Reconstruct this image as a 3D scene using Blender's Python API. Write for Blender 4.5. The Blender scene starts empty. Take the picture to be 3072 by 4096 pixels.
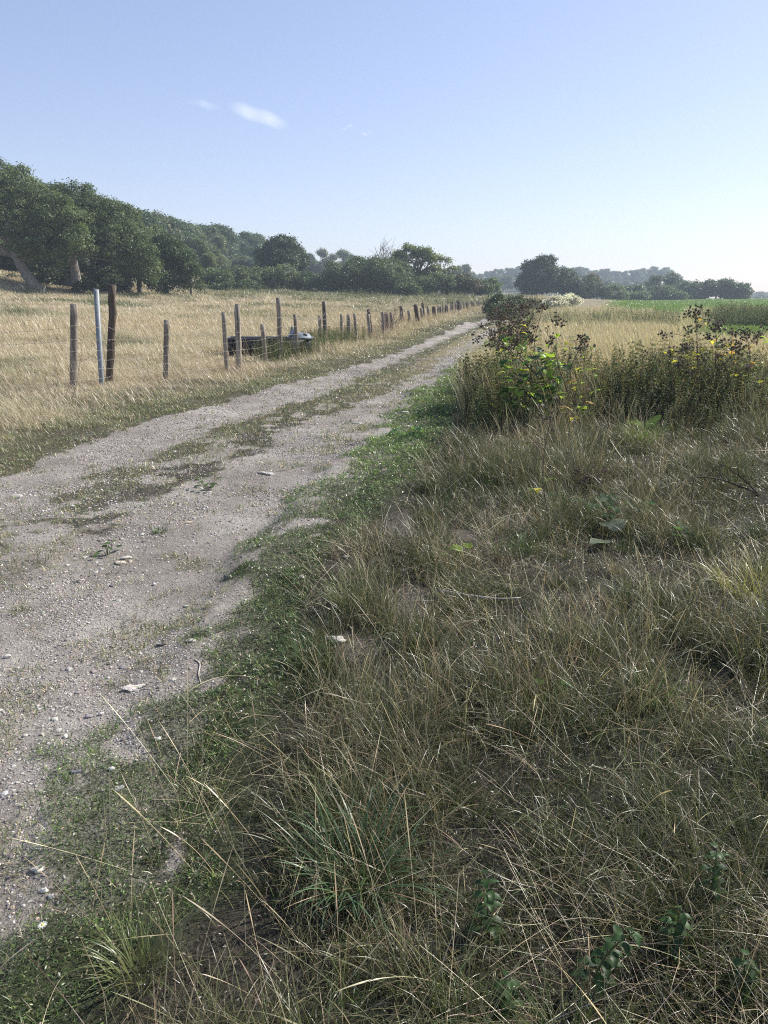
import bpy, math, random
import numpy as np
from mathutils import Vector
from math import radians as R_

rng = np.random.default_rng(11)
random.seed(5)
SC = bpy.context.scene
COL = SC.collection

# ---------------------------------------------------------------- camera, sky, sun, exposure
F = 2840.0
PITCH = math.atan((2048 - 1178) / F)
CH = 1.6
cd = bpy.data.cameras.new('camera')
cam = bpy.data.objects.new('camera', cd)
COL.objects.link(cam)
cam.location = (0, 0, CH)
cam.rotation_euler = (math.pi / 2 - PITCH, 0, 0)
cd.sensor_fit = 'VERTICAL'
cd.sensor_height = 36.0
cd.lens = F / 4096 * 36.0
cd.clip_start = 0.05
cd.clip_end = 20000
SC.camera = cam

SUN_AZ, SUN_EL = 62.0, 41.0
w = bpy.data.worlds.new('World')
SC.world = w
w.use_nodes = True
nt = w.node_tree
nt.nodes.clear()
sky = nt.nodes.new('ShaderNodeTexSky')
sky.sky_type = 'NISHITA'
sky.sun_disc = False
sky.sun_elevation = R_(SUN_EL)
sky.sun_rotation = R_(SUN_AZ)
sky.altitude = 50
sky.air_density = 1.0
sky.dust_density = 0.55
sky.ozone_density = 3.6
bg = nt.nodes.new('ShaderNodeBackground')
bg.inputs['Strength'].default_value = 0.12
wo = nt.nodes.new('ShaderNodeOutputWorld')
tint = nt.nodes.new('ShaderNodeMix'); tint.data_type = 'RGBA'; tint.blend_type = 'MULTIPLY'
tint.inputs[0].default_value = 1; tint.inputs[7].default_value = (1.05 * 1.5, .96 * 1.5, 1.04 * 1.5, 1)
gm = nt.nodes.new('ShaderNodeGamma')
gm.inputs['Gamma'].default_value = .72
nt.links.new(sky.outputs['Color'], gm.inputs['Color'])
nt.links.new(gm.outputs[0], tint.inputs[6])
hs = nt.nodes.new('ShaderNodeHueSaturation')
hs.inputs['Saturation'].default_value = 1.0
nt.links.new(tint.outputs[2], hs.inputs['Color'])
nt.links.new(hs.outputs[0], bg.inputs['Color'])
nt.links.new(bg.outputs[0], wo.inputs[0])

sd = bpy.data.lights.new('sun', 'SUN')
sun = bpy.data.objects.new('sun', sd)
COL.objects.link(sun)
sd.energy = 4.8
sd.angle = R_(0.55)
sd.color = (1.0, 0.955, 0.88)
sv = Vector((math.sin(R_(SUN_AZ)) * math.cos(R_(SUN_EL)), math.cos(R_(SUN_AZ)) * math.cos(R_(SUN_EL)), math.sin(R_(SUN_EL))))
sun.rotation_euler = sv.to_track_quat('Z', 'Y').to_euler()
sun.location = (0, 0, 50)

SC.view_settings.view_transform = 'Standard'
SC.view_settings.look = 'None'
SC.view_settings.exposure = 0.56
SC.view_settings.gamma = 1.0
SC.cycles.use_denoising = False
SC.cycles.use_adaptive_sampling = False
SC.cycles.filter_width = 1.1
SC.cycles.sample_clamp_indirect = 4
SC.cycles.max_bounces = 8
SC.cycles.transparent_max_bounces = 8
SC.cycles.volume_bounces = 0

# ---------------------------------------------------------------- numeric helpers
def ss(a, b, x):
    t = np.clip((np.asarray(x, float) - a) / (b - a), 0, 1)
    return t * t * (3 - 2 * t)

def _h(ix, iy, s):
    n = (ix.astype(np.int64) * 374761393 + iy.astype(np.int64) * 668265263 + s * 1442695041) & 0xffffffff
    n = ((n ^ (n >> 13)) * 1274126177) & 0xffffffff
    n = ((n ^ (n >> 16)) * 2246822519) & 0xffffffff
    return ((n ^ (n >> 15)) & 0xffffff) / float(0xffffff)

def vn(x, y, s=0):
    x = np.asarray(x, float); y = np.asarray(y, float)
    ix = np.floor(x); iy = np.floor(y)
    fx = x - ix; fy = y - iy
    fx = fx * fx * (3 - 2 * fx); fy = fy * fy * (3 - 2 * fy)
    a = _h(ix, iy, s); b = _h(ix + 1, iy, s); c = _h(ix, iy + 1, s); d = _h(ix + 1, iy + 1, s)
    return (a * (1 - fx) + b * fx) * (1 - fy) + (c * (1 - fx) + d * fx) * fy

def fbm(x, y, s=0, o=4, sc=1.0):
    x = np.asarray(x, float) / sc; y = np.asarray(y, float) / sc
    r = 0; a = 0.5; t = 0
    for i in range(o):
        r = r + a * vn(x, y, s + i * 17); t += a
        x = x * 2.03 + 3.1; y = y * 2.03 + 7.7; a *= 0.5
    return r / t

RY = [-20, 1.2, 1.49, 1.63, 1.86, 2.21, 2.51, 2.81, 3.38, 3.88, 4.27, 4.73, 5.84, 6.69, 7.8, 9.68, 12.06, 15.9, 24.2, 38.5, 49.4, 75, 120, 200]
RX = [-1.5, -1.25, -1.03, -.92, -1.0, -1.04, -.94, -.88, -.87, -.79, -.8, -.62, -.51, -.4, -.15, .13, .55, 1.5, 3.2, 6.6, 9.2, 16, 30, 60]
LY = [-20, 5, 6.33, 6.9, 8.5, 10.1, 11.8, 13.4, 15.4, 17.5, 24.2, 38.5, 49.4, 75, 120, 200]
LX = [-5.0, -3.9, -3.6, -3.5, -3.3, -2.85, -2.37, -1.75, -1.15, -.4, 1.0, 4.0, 6.7, 13.3, 27, 57]
CY = [-20, 4.45, 6.33, 7.55, 9.5, 12, 17, 29.7, 49.4, 75, 200]
CX = [-3.2, -2.5, -2.2, -1.95, -1.43, -.62, .6, 3.3, 7.95, 14.6, 58]
def Rx(y): return np.interp(y, RY, RX)
def Lx(y): return np.interp(y, LY, LX)
def Cx(y): return np.interp(y, CY, CX)
def fence_x(y): return np.interp(y, [-20, 5, 11, 12.7, 15.7, 18.6, 22, 27, 38.7, 53, 66.7, 73.7, 90, 200], [-26, -14, -8.3, -5.5, -3.3, -2.95, -2.6, -1.6, .9, 3.6, 6.7, 9.9, 15, 50])

def terr(x, y):
    """large relief"""
    x = np.asarray(x, float); y = np.asarray(y, float)
    d = (-4.2 + .19 * (y - 15)) - x
    z = 1.3 * ss(60, 130, y) * ss(-40, 0, d) + 1.6 * ss(4, 55, d) * ss(5, 40, y)
    z = z + .13 * np.clip(d - 40, 0, 105) * ss(20, 70, y) * (1 - .5 * ss(120, 400, d))
    q = x / np.maximum(y, 1)
    z = z + 9.0 * ss(330, 520, y) * (1 - ss(.385, .45, q)) * ss(.05, .13, q)
    z = z - 7.0 * ss(230, 600, y) * ss(.40, .50, q)
    z = z + .35 * ss(40, 160, y) * ss(3, 30, x - Rx(y)) * (1 - ss(230, 400, y))
    return z

def track_mask(x, y):
    """1 on bare gravel, noisy edges"""
    n = (fbm(x, y, 3, 4, 0.5) - .5)
    n2 = (fbm(x, y, 9, 3, 0.11) - .5)
    wob = (n * .7 + n2 * .35) * (0.55 + .02 * y)
    a = ss(-.10, .10, (x - Lx(y)) + wob) * ss(-.10, .10, (Rx(y) - x) + wob)
    wd = np.interp(y, [2, 4.5, 7, 12, 60], [.40, .52, .52, .50, .50])
    st = 1 - ss(-.10, .14, np.abs(x - Cx(y)) - wd + wob * 1.1)
    dens = np.interp(y, [1, 3.2, 4.5, 7, 10, 14], [.0, .30, .60, .68, .78, .95])
    patch = ss(.62 - .42 * dens, .72 - .42 * dens, fbm(x, y, 21, 4, .30))
    return a * (1 - st * patch * dens)

def bare_spots(x, y):
    r = 0
    for cx, cy, rx, ry in [(.11, 4.72, .22, .45), (.13, 3.55, .17, .33), (-.13, 3.02, .17, .2), (-.42, 1.76, .10, .16), (.55, 4.55, .12, .2)]:
        q = ((x - cx) / rx) ** 2 + ((y - cy) / ry) ** 2
        r = np.maximum(r, 1 - ss(.35, 1.15, q + (fbm(x, y, 31, 3, .12) - .5) * 1.1))
    return r

def tb_mask(x, y):
    wob = (fbm(x, y, 41, 4, .45) - .5) * np.interp(y, [1, 3, 5], [.6, .8, 1.1])
    d = x - Rx(y) - np.interp(y, [1, 2.5, 4], [.06, .04, 0])
    bw = np.interp(y, [1, 2.5, 4, 7, 10, 13, 20, 50], [.52, .50, .42, .85, .9, .7, .6, .6])
    patch = ss(.44, .53, fbm(x, y, 101, 5, .30) * .72 + fbm(x, y, 105, 3, .09) * .28 + .02 + .12 * ss(-.1, .25, d) + .05 * ss(4, 6, y))
    return ss(-.16, .0, d + wob * .95) * (1 - ss(.8, 1.25, d / bw + wob * .5)) * patch

def band_w(y): return np.interp(y, [1, 2.5, 4, 7, 10, 13, 20, 50], [.48, .48, .42, .85, .9, .7, .6, .6])

def turf_band(x, y):
    """lush short green band along the right edge of the track"""
    wd = np.interp(y, [1, 2.5, 4, 7, 10, 13, 20, 50], [.42, .45, .42, .95, 1.0, .75, .7, .7])
    e = (fbm(x, y, 41, 3, .4) - .5) * .5
    d = x - Rx(y) + e
    return ss(-.12, .02, d) * (1 - ss(wd * .75, wd * 1.15, d)) 

def height(x, y):
    x = np.asarray(x, float); y = np.asarray(y, float)
    z = terr(x, y)
    g = track_mask(x, y)
    inside = ss(0, .5, x - Lx(y)) * ss(0, .35, Rx(y) - x)
    rough = 1 - inside
    far = ss(3, 30, y)
    z = z - .035 * inside * (1 - .7 * np.exp(-((x - Cx(y)) / .45) ** 2))
    z = z + rough * (fbm(x, y, 51, 3, 1.6) - .5) * (.12 + .18 * far) + rough * (fbm(x, y, 52, 2, .35) - .5) * .05
    z = z + (fbm(x, y, 53, 3, .5) - .5) * .030 + (fbm(x, y, 56, 3, .13) - .5) * .016 * (1 - ss(8, 20, y))
    z = z + .012 * turf_band(x, y) * ss(.4, .55, fbm(x, y, 101, 3, .22))
    z = z + rough * far * (fbm(x, y, 54, 3, 7.0) - .5) * .35 * (1 - ss(120, 200, y))
    return z

def ray(px, py):
    dx = (px - 1536) / F; dy = -(py - 2048) / F
    return dx, math.cos(PITCH) + dy * math.sin(PITCH), dy * math.cos(PITCH) - math.sin(PITCH)

def P(px, py, Y):
    a, b, c = ray(px, py)
    t = Y / b
    return Vector((a * t, Y, CH + c * t))

def G(px, py):
    a, b, c = ray(px, py)
    z = 0.0
    for i in range(12):
        t = (z - CH) / c
        z = .5 * z + .5 * float(height(a * t, b * t))
    return Vector((a * t, b * t, float(height(a * t, b * t))))

# ---------------------------------------------------------------- object helpers
def tag(o, label=None, cat=None, group=None, kind=None):
    if label: o['label'] = label
    if cat: o['category'] = cat
    if group: o['group'] = group
    if kind: o['kind'] = kind
    return o

def empty(name, loc=(0, 0, 0)):
    o = bpy.data.objects.new(name, None)
    o.location = loc
    o.empty_display_size = .2
    COL.objects.link(o)
    return o

class MB:
    def __init__(s): s.v = []; s.q = []; s.t = []; s.c = []; s.n = 0
    def add(s, v, q=None, t=None, c=(1, 1, 1)):
        v = np.asarray(v, float).reshape(-1, 3)
        if q is not None and len(q): s.q.append(np.asarray(q, np.int64).reshape(-1, 4) + s.n)
        if t is not None and len(t): s.t.append(np.asarray(t, np.int64).reshape(-1, 3) + s.n)
        c = np.asarray(c, float)
        if c.ndim == 1: c = np.tile(c, (len(v), 1))
        s.v.append(v); s.c.append(c); s.n += len(v)
        return s
    def arrays(s):
        return (np.concatenate(s.v), np.concatenate(s.q) if s.q else np.zeros((0, 4), np.int64),
                np.concatenate(s.t) if s.t else np.zeros((0, 3), np.int64), np.concatenate(s.c))
    def mesh(s, name, mat, smooth=False):
        v, q, t, c = s.arrays()
        me = bpy.data.meshes.new(name)
        me.vertices.add(len(v)); me.vertices.foreach_set('co', v.astype(np.float32).ravel())
        me.loops.add(len(q) * 4 + len(t) * 3); me.polygons.add(len(q) + len(t))
        me.loops.foreach_set('vertex_index', np.concatenate([q.ravel(), t.ravel()]).astype(np.int32))
        ls = np.concatenate([np.arange(len(q)) * 4, len(q) * 4 + np.arange(len(t)) * 3]).astype(np.int32)
        me.polygons.foreach_set('loop_start', ls)
        if smooth: me.polygons.foreach_set('use_smooth', np.ones(len(q) + len(t), bool))
        me.update(calc_edges=True)
        a = me.color_attributes.new('Col', 'FLOAT_COLOR', 'POINT')
        a.data.foreach_set('color', np.concatenate([c, np.ones((len(c), 1))], 1).astype(np.float32).ravel())
        me.materials.append(mat)
        return me
    def build(s, name, mat, parent=None, smooth=False, loc=None):
        o = bpy.data.objects.new(name, s.mesh(name, mat, smooth))
        if parent is not None: o.parent = parent
        if loc is not None: o.location = loc
        COL.objects.link(o)
        return o

def tube(mb, pts, rad, n=6, c=(1, 1, 1), cap=True, rough=0.0):
    pts = np.asarray([tuple(p) for p in pts], float); m = len(pts)
    rad = np.broadcast_to(np.asarray(rad, float), (m,)).copy()
    tan = np.gradient(pts, axis=0); tan /= np.linalg.norm(tan, axis=1)[:, None] + 1e-9
    up = np.array([0, 0, 1.]) if abs(tan[0][2]) < .9 else np.array([1., 0, 0])
    V = []
    ang = np.arange(n) / n * 2 * np.pi
    prev = None
    for i in range(m):
        a = up - tan[i] * np.dot(up, tan[i]) if prev is None else prev - tan[i] * np.dot(prev, tan[i])
        a /= np.linalg.norm(a) + 1e-9; prev = a
        b = np.cross(tan[i], a)
        r = rad[i] * (1 + rough * rng.uniform(-1, 1, n)) if rough else np.full(n, rad[i])
        V.append(pts[i] + np.outer(np.cos(ang) * r, a) + np.outer(np.sin(ang) * r, b))
    V = np.concatenate(V)
    Q = [[i * n + k, i * n + (k + 1) % n, (i + 1) * n + (k + 1) % n, (i + 1) * n + k] for i in range(m - 1) for k in range(n)]
    T = []
    if cap:
        V = np.vstack([V, pts[0], pts[-1]])
        T = [[m * n, (k + 1) % n, k] for k in range(n)] + [[m * n + 1, (m - 1) * n + k, (m - 1) * n + (k + 1) % n] for k in range(n)]
    mb.add(V, Q, T, c)

def spline(pts, n=12):
    pts = [Vector(p) for p in pts]
    if len(pts) < 3:
        return [pts[0].lerp(pts[-1], i / n) for i in range(n + 1)]
    out = []
    P_ = [pts[0] * 2 - pts[1]] + pts + [pts[-1] * 2 - pts[-2]]
    k = max(1, n // (len(pts) - 1))
    for i in range(1, len(P_) - 2):
        for j in range(k):
            t = j / k
            a, b, c, d = P_[i - 1], P_[i], P_[i + 1], P_[i + 2]
            out.append(.5 * ((2 * b) + (c - a) * t + (2 * a - 5 * b + 4 * c - d) * t * t + (3 * b - a - 3 * c + d) * t ** 3))
    out.append(pts[-1])
    return out

# ---------------------------------------------------------------- materials
def new_mat(name):
    m = bpy.data.materials.new(name); m.use_nodes = True
    m.node_tree.nodes.clear()
    return m, m.node_tree.nodes, m.node_tree.links

def foliage_mat(name, trans=.35, rough=.42, spec=.5, tgain=1.25):
    m, N, L = new_mat(name)
    o = N.new('ShaderNodeOutputMaterial')
    a = N.new('ShaderNodeAttribute'); a.attribute_name = 'Col'
    b = N.new('ShaderNodeBsdfPrincipled'); b.inputs['Roughness'].default_value = rough
    b.inputs['Specular IOR Level'].default_value = spec
    t = N.new('ShaderNodeBsdfTranslucent')
    g = N.new('ShaderNodeMix'); g.data_type = 'RGBA'; g.blend_type = 'MULTIPLY'
    g.inputs[0].default_value = 1; g.inputs[7].default_value = (tgain, tgain * 1.02, tgain * .7, 1)
    mx = N.new('ShaderNodeMixShader'); mx.inputs[0].default_value = trans
    L.new(a.outputs['Color'], b.inputs['Base Color']); L.new(a.outputs['Color'], g.inputs[6])
    L.new(g.outputs[2], t.inputs['Color'])
    L.new(b.outputs[0], mx.inputs[1]); L.new(t.outputs[0], mx.inputs[2]); L.new(mx.outputs[0], o.inputs[0])
    return m

def col_mat(name, rough=.8, spec=.3, noise=0.0, nscale=40, bump=0.0, stretch=None, metal=0.0):
    m, N, L = new_mat(name)
    o = N.new('ShaderNodeOutputMaterial')
    a = N.new('ShaderNodeAttribute'); a.attribute_name = 'Col'
    b = N.new('ShaderNodeBsdfPrincipled'); b.inputs['Roughness'].default_value = rough
    b.inputs['Specular IOR Level'].default_value = spec; b.inputs['Metallic'].default_value = metal
    tc = N.new('ShaderNodeTexCoord'); mp = N.new('ShaderNodeMapping')
    if stretch: mp.inputs['Scale'].default_value = stretch
    nz = N.new('ShaderNodeTexNoise'); nz.inputs['Scale'].default_value = nscale; nz.inputs['Detail'].default_value = 6
    L.new(tc.outputs['Object'], mp.inputs[0]); L.new(mp.outputs[0], nz.inputs['Vector'])
    rm = N.new('ShaderNodeMapRange'); rm.inputs[1].default_value = .3; rm.inputs[2].default_value = .7
    rm.inputs[3].default_value = 1 - noise; rm.inputs[4].default_value = 1 + noise
    L.new(nz.outputs[0], rm.inputs[0])
    mu = N.new('ShaderNodeVectorMath'); mu.operation = 'SCALE'
    L.new(a.outputs['Color'], mu.inputs[0]); L.new(rm.outputs[0], mu.inputs['Scale'])
    L.new(mu.outputs[0], b.inputs['Base Color'])
    if bump:
        bp = N.new('ShaderNodeBump'); bp.inputs['Strength'].default_value = bump; bp.inputs['Distance'].default_value = .01
        L.new(nz.outputs[0], bp.inputs['Height']); L.new(bp.outputs[0], b.inputs['Normal'])
    L.new(b.outputs[0], o.inputs[0])
    return m

M_grass = foliage_mat('grass_blades', .24, .36, .45)
M_leaf = foliage_mat('broad_leaves', .52, .45, .4, 1.6)
M_net = foliage_mat('nettle_leaves', .34, .6, .2, 1.4)
M_tree = foliage_mat('tree_foliage', .36, .5, .35, 1.35)
M_bark = col_mat('bark', .9, .2, .35, 6, .6, (1, 1, .25))
M_wood = col_mat('weathered_wood', .85, .25, .6, 26, 1.0, (1, 1, .06))
M_stone = col_mat('stone', .8, .3, .22, 60, .4)
M_peb = col_mat('pebble', .75, .3, .15, 90, .0)
M_metal = col_mat('galvanised_steel', .55, .4, .15, 30, .0, None, .25)
M_plastic = col_mat('black_trough', .5, .4, .2, 8, .0)
M_stem = col_mat('plant_stem', .65, .3, .2, 60, .0)

# ground
def ground_mat():
    m, N, L = new_mat('ground')
    o = N.new('ShaderNodeOutputMaterial'); b = N.new('ShaderNodeBsdfPrincipled')
    b.inputs['Roughness'].default_value = .92; b.inputs['Specular IOR Level'].default_value = .2
    tc = N.new('ShaderNodeTexCoord')
    z = N.new('ShaderNodeAttribute'); z.attribute_name = 'Col'
    tr = N.new('ShaderNodeAttribute'); tr.attribute_name = 'track'
    def noise(sc, det=5, rough=.6):
        n = N.new('ShaderNodeTexNoise'); n.inputs['Scale'].default_value = sc; n.inputs['Detail'].default_value = det
        n.inputs['Roughness'].default_value = rough; L.new(tc.outputs['Object'], n.inputs['Vector']); return n
    def ramp(src, stops):
        r = N.new('ShaderNodeValToRGB'); e = r.color_ramp.elements
        while len(e) < len(stops): e.new(.5)
        for k, (p, c) in enumerate(stops): e[k].position = p; e[k].color = (*c, 1)
        L.new(src, r.inputs[0]); return r
    def mix(a, b_, f, mode='MIX'):
        x = N.new('ShaderNodeMix'); x.data_type = 'RGBA'; x.blend_type = mode
        for s, i in ((f, 0), (a, 6), (b_, 7)):
            if hasattr(s, 'is_linked'): L.new(s, x.inputs[i])
            else: x.inputs[i].default_value = s if i == 0 else (*s, 1)
        return x.outputs[2]
    n1 = noise(1.1, 6); n2 = noise(14, 6, .7); n3 = noise(95, 4, .7); n4 = noise(320, 2, .6)
    g0 = ramp(n1.outputs[0], [(.28, (.195, .170, .143)), (.48, (.29, .26, .226)), (.66, (.41, .375, .332))])
    g1 = ramp(n2.outputs[0], [(.32, (.62, .60, .57)), (.55, (1, 1, 1)), (.72, (1.25, 1.23, 1.2))])
    g2 = ramp(n3.outputs[0], [(.30, (.55, .53, .5)), (.5, (1, 1, 1)), (.70, (1.35, 1.33, 1.28))])
    c = mix(g0.outputs[0], g1.outputs[0], .55, 'MULTIPLY'); c = mix(c, g2.outputs[0], .8, 'MULTIPLY')
    # small stones set in the surface
    vo = N.new('ShaderNodeTexVoronoi'); vo.inputs['Scale'].default_value = 42; vo.inputs['Randomness'].default_value = 1
    L.new(tc.outputs['Object'], vo.inputs['Vector'])
    st = ramp(vo.outputs['Distance'], [(.20, (1, 1, 1)), (.34, (0, 0, 0))])
    sel = ramp(vo.outputs['Color'], [(.55, (0, 0, 0)), (.6, (1, 1, 1))])
    sm = N.new('ShaderNodeMath'); sm.operation = 'MULTIPLY'
    L.new(st.outputs[0], sm.inputs[0]); L.new(sel.outputs[0], sm.inputs[1])
    sc_ = ramp(vo.outputs['Color'], [(.5, (.15, .13, .12)), (.68, (.34, .31, .28)), (.85, (.52, .49, .45))])
    c = mix(c, sc_.outputs[0], sm.outputs[0])
    # soil and litter
    s0 = mix(z.outputs['Color'], ramp(n2.outputs[0], [(.3, (.45, .45, .42)), (.6, (1.1, 1.1, 1.05)), (.75, (1.6, 1.5, 1.35))]).outputs[0], 1.0, 'MULTIPLY')
    s0 = mix(s0, g2.outputs[0], .7, 'MULTIPLY')
    mask = N.new('ShaderNodeMath'); mask.operation = 'ADD'
    mr = N.new('ShaderNodeMapRange'); mr.inputs[3].default_value = -.35; mr.inputs[4].default_value = .35
    L.new(n3.outputs[0], mr.inputs[0]); L.new(tr.outputs['Fac'], mask.inputs[0]); L.new(mr.outputs[0], mask.inputs[1])
    mk = ramp(mask.outputs[0], [(.35, (0, 0, 0)), (.6, (1, 1, 1))])
    c = mix(s0, c, mk.outputs[0])
    L.new(c, b.inputs['Base Color'])
    hs = N.new('ShaderNodeMath'); hs.operation = 'MULTIPLY_ADD'; hs.inputs[1].default_value = .6
    L.new(sm.outputs[0], hs.inputs[0]); L.new(n3.outputs[0], hs.inputs[2])
    bp = N.new('ShaderNodeBump'); bp.inputs['Strength'].default_value = .9; bp.inputs['Distance'].default_value = .012
    L.new(hs.outputs[0], bp.inputs['Height'])
    bp2 = N.new('ShaderNodeBump'); bp2.inputs['Strength'].default_value = .8; bp2.inputs['Distance'].default_value = .04
    L.new(n2.outputs[0], bp2.inputs['Height']); L.new(bp.outputs[0], bp2.inputs['Normal'])
    L.new(bp2.outputs[0], b.inputs['Normal'])
    L.new(b.outputs[0], o.inputs[0])
    return m
M_ground = ground_mat()

C_SOIL = np.array([.052, .045, .036]); C_DRY = np.array([.30, .245, .155]); C_GREEN = np.array([.18, .25, .075])
C_MID = np.array([.14, .13, .075]); C_TURF = np.array([.07, .09, .035])

def green_field(x, y):
    q = x / np.maximum(y, 1)
    return np.maximum(ss(44, 52, y + (fbm(x, y, 71, 2, 6) - .5) * 8) * ss(.29, .33, q + (fbm(x, y, 72, 2, 9) - .5) * .05),
                      ss(.36, .42, q + (fbm(x, y, 73, 3, 3) - .5) * .14) * ss(18, 21, y))

def dry_field(x, y):
    """0 green .. 1 straw in the left field"""
    n = fbm(x, y, 61, 3, 9.0) * .6 + fbm(x, y, 62, 2, 2.5) * .4
    return np.clip(ss(.36, .54, n) * (1 - .75 * ss(75, 105, y + x * .3)) + .1, 0, 1)

def soil_col(x, y):
    left = (x < Cx(y))
    c = np.tile(C_SOIL, x.shape + (1,))
    far = ss(6, 22, y)[..., None]
    df = dry_field(x, y)[..., None]
    lc = C_MID * (1 - df) + C_DRY * df
    fenced = ss(-.3, .6, fence_x(y) - x)[..., None] * ss(6, 12, y)[..., None]
    rc = C_SOIL * 1.1 * (1 - far) + (C_DRY * .75 + C_MID * .25) * far
    gf = green_field(x, y)[..., None]
    rc = rc * (1 - gf) + C_GREEN * gf
    lc2 = (C_MID * .55 + C_SOIL * .45) * (1 - fenced) + lc * fenced
    tbm = (tb_mask(x, y) * .75)[..., None]
    rc = rc * (1 - tbm) + np.array([.055, .075, .03]) * tbm
    out = np.where(left[..., None], lc2, rc)
    hill = np.maximum(ss(150, 220, y)[..., None] * (1 - gf), ss(230, 280, y)[..., None])
    return out * (1 - hill) + np.array([.07, .08, .045]) * hill

def ground():
    ys = [-60, -40, -20, -10, -6, -4, -3, -2, -1.5, -1, -.5, 0, .3, .6, .8, .95]
    y = 1.05
    while y < 742:
        ys.append(y); y += max(.022, .0115 * y)
    ys = np.array(ys)
    u = np.linspace(-1.15, 1.15, 421)
    u = np.sign(u) * np.abs(u) ** 1.25
    Y = np.repeat(ys[:, None], len(u), 1)
    X = u[None, :] * (2.6 + 1.0 * np.maximum(Y, 0) + 1.2 * np.maximum(-Y, 0))
    Z = height(X, Y)
    n, m = X.shape
    V = np.stack([X, Y, Z], -1).reshape(-1, 3)
    idx = np.arange(n * m).reshape(n, m)
    Q = np.stack([idx[:-1, :-1], idx[:-1, 1:], idx[1:, 1:], idx[1:, :-1]], -1).reshape(-1, 4)
    mb = MB().add(V, Q, None, soil_col(X, Y).reshape(-1, 3))
    o = mb.build('ground', M_ground, smooth=True)
    o['kind'] = 'structure'
    dd_ = (X - Rx(Y)) / band_w(Y)
    gap = ss(-.3, 0, dd_) * (1 - ss(.35, .85, dd_ + (fbm(X, Y, 45, 3, .3) - .5) * .9)) * .85
    tin = .30 * ss(.1, .4, X - Lx(Y)) * ss(.1, .4, Rx(Y) - X)
    t = (np.maximum(np.maximum(np.maximum(track_mask(X, Y), tin), gap), bare_spots(X, Y) * .42) * (1 - .5 * tb_mask(X, Y))).ravel()
    a = o.data.attributes.new('track', 'FLOAT', 'POINT')
    a.data.foreach_set('value', t.astype(np.float32))
ground()

# ---------------------------------------------------------------- grass
def jit(c, n, amt=.18, hue=.06):
    c = np.asarray(c, float)
    if c.ndim == 1: c = np.tile(c, (n, 1))
    return np.clip(c * (1 + rng.normal(0, amt, (n, 1))) * (1 + rng.normal(0, hue, (n, 3))), .004, .9)

def blades(mb, x, y, h, wd, az, lean, bend, col, K=4, tip=None, prof='leaf', z=None, twist=.6, sink=.01):
    n = len(x)
    if n == 0: return
    h = np.broadcast_to(h, (n,)); wd = np.broadcast_to(wd, (n,)); lean = np.broadcast_to(lean, (n,)); bend = np.broadcast_to(bend, (n,))
    z = height(x, y) - sink if z is None else z
    t = np.linspace(0, 1, K + 1)
    th = lean[:, None] + bend[:, None] * t[None, :] ** 1.3
    dl = h[:, None] / K
    s = np.concatenate([np.zeros((n, 1)), np.cumsum(np.sin(th[:, :-1]) * dl, 1)], 1)
    v = np.concatenate([np.zeros((n, 1)), np.cumsum(np.cos(th[:, :-1]) * dl, 1)], 1)
    v = np.maximum(v, -.005 + .012 * t)
    dx, dy = np.cos(az), np.sin(az)
    tw = az + np.pi / 2 + rng.normal(0, twist, n)
    wx, wy = np.cos(tw), np.sin(tw)
    if prof == 'leaf': pw = np.interp(t, [0, .35, .8, 1], [.7, 1, .55, .04])
    elif prof == 'stem': pw = np.interp(t, [0, 1], [1, .45])
    else: pw = np.interp(t, [0, .70, .76, .88, 1], [.55, .5, 1.4, 1.5, .15])
    cx = x[:, None] + dx[:, None] * s; cy = y[:, None] + dy[:, None] * s; cz = z[:, None] + v
    hw = .5 * wd[:, None] * pw[None, :]
    zt = rng.normal(0, .25, n)[:, None]
    A = np.stack([cx - wx[:, None] * hw, cy - wy[:, None] * hw, cz - zt * hw], -1)
    B = np.stack([cx + wx[:, None] * hw, cy + wy[:, None] * hw, cz + zt * hw], -1)
    V = np.stack([A, B], 2).reshape(-1, 3)
    base = (np.arange(n) * (K + 1) * 2)[:, None] + (np.arange(K) * 2)[None, :]
    Q = np.stack([base, base + 1, base + 3, base + 2], -1).reshape(-1, 4)
    c0 = np.asarray(col); c1 = c0 if tip is None else np.asarray(tip)
    C = c0[:, None, :] * (1 - t[None, :, None]) + c1[:, None, :] * t[None, :, None]
    C = np.repeat(C[:, :, None, :], 2, 2).reshape(-1, 3)
    mb.add(V, Q, None, C)

def sample(y0, y1, dens, xmin=None, xmax=None, spread=.60, pad=.5):
    """uniform points in a wedge in front of the place the path starts"""
    W = 2 * (spread * y1 + pad)
    n = int(dens * W * (y1 - y0))
    x = rng.uniform(-W / 2, W / 2, n); y = rng.uniform(y0, y1, n)
    k = np.abs(x) < spread * y + pad
    if xmin is not None: k &= x > xmin(y)
    if xmax is not None: k &= x < xmax(y)
    return x[k], y[k]

STRAW = np.array([.44, .36, .22]); PALE = np.array([.56, .49, .34]); OLIVE = np.array([.14, .15, .055])
GRN = np.array([.075, .125, .030]); BROWN = np.array([.20, .155, .098]); DKG = np.array([.05, .085, .028]); YEL = np.array([.38, .33, .10])

def pick(w_, cols):
    """per point weighted choice of colours; w_ (n,k)"""
    w_ = w_ / w_.sum(1, keepdims=True)
    r = rng.random(len(w_))[:, None]
    i = (r > np.cumsum(w_, 1)).sum(1).clip(0, len(cols) - 1)
    return np.asarray(cols)[i]

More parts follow.
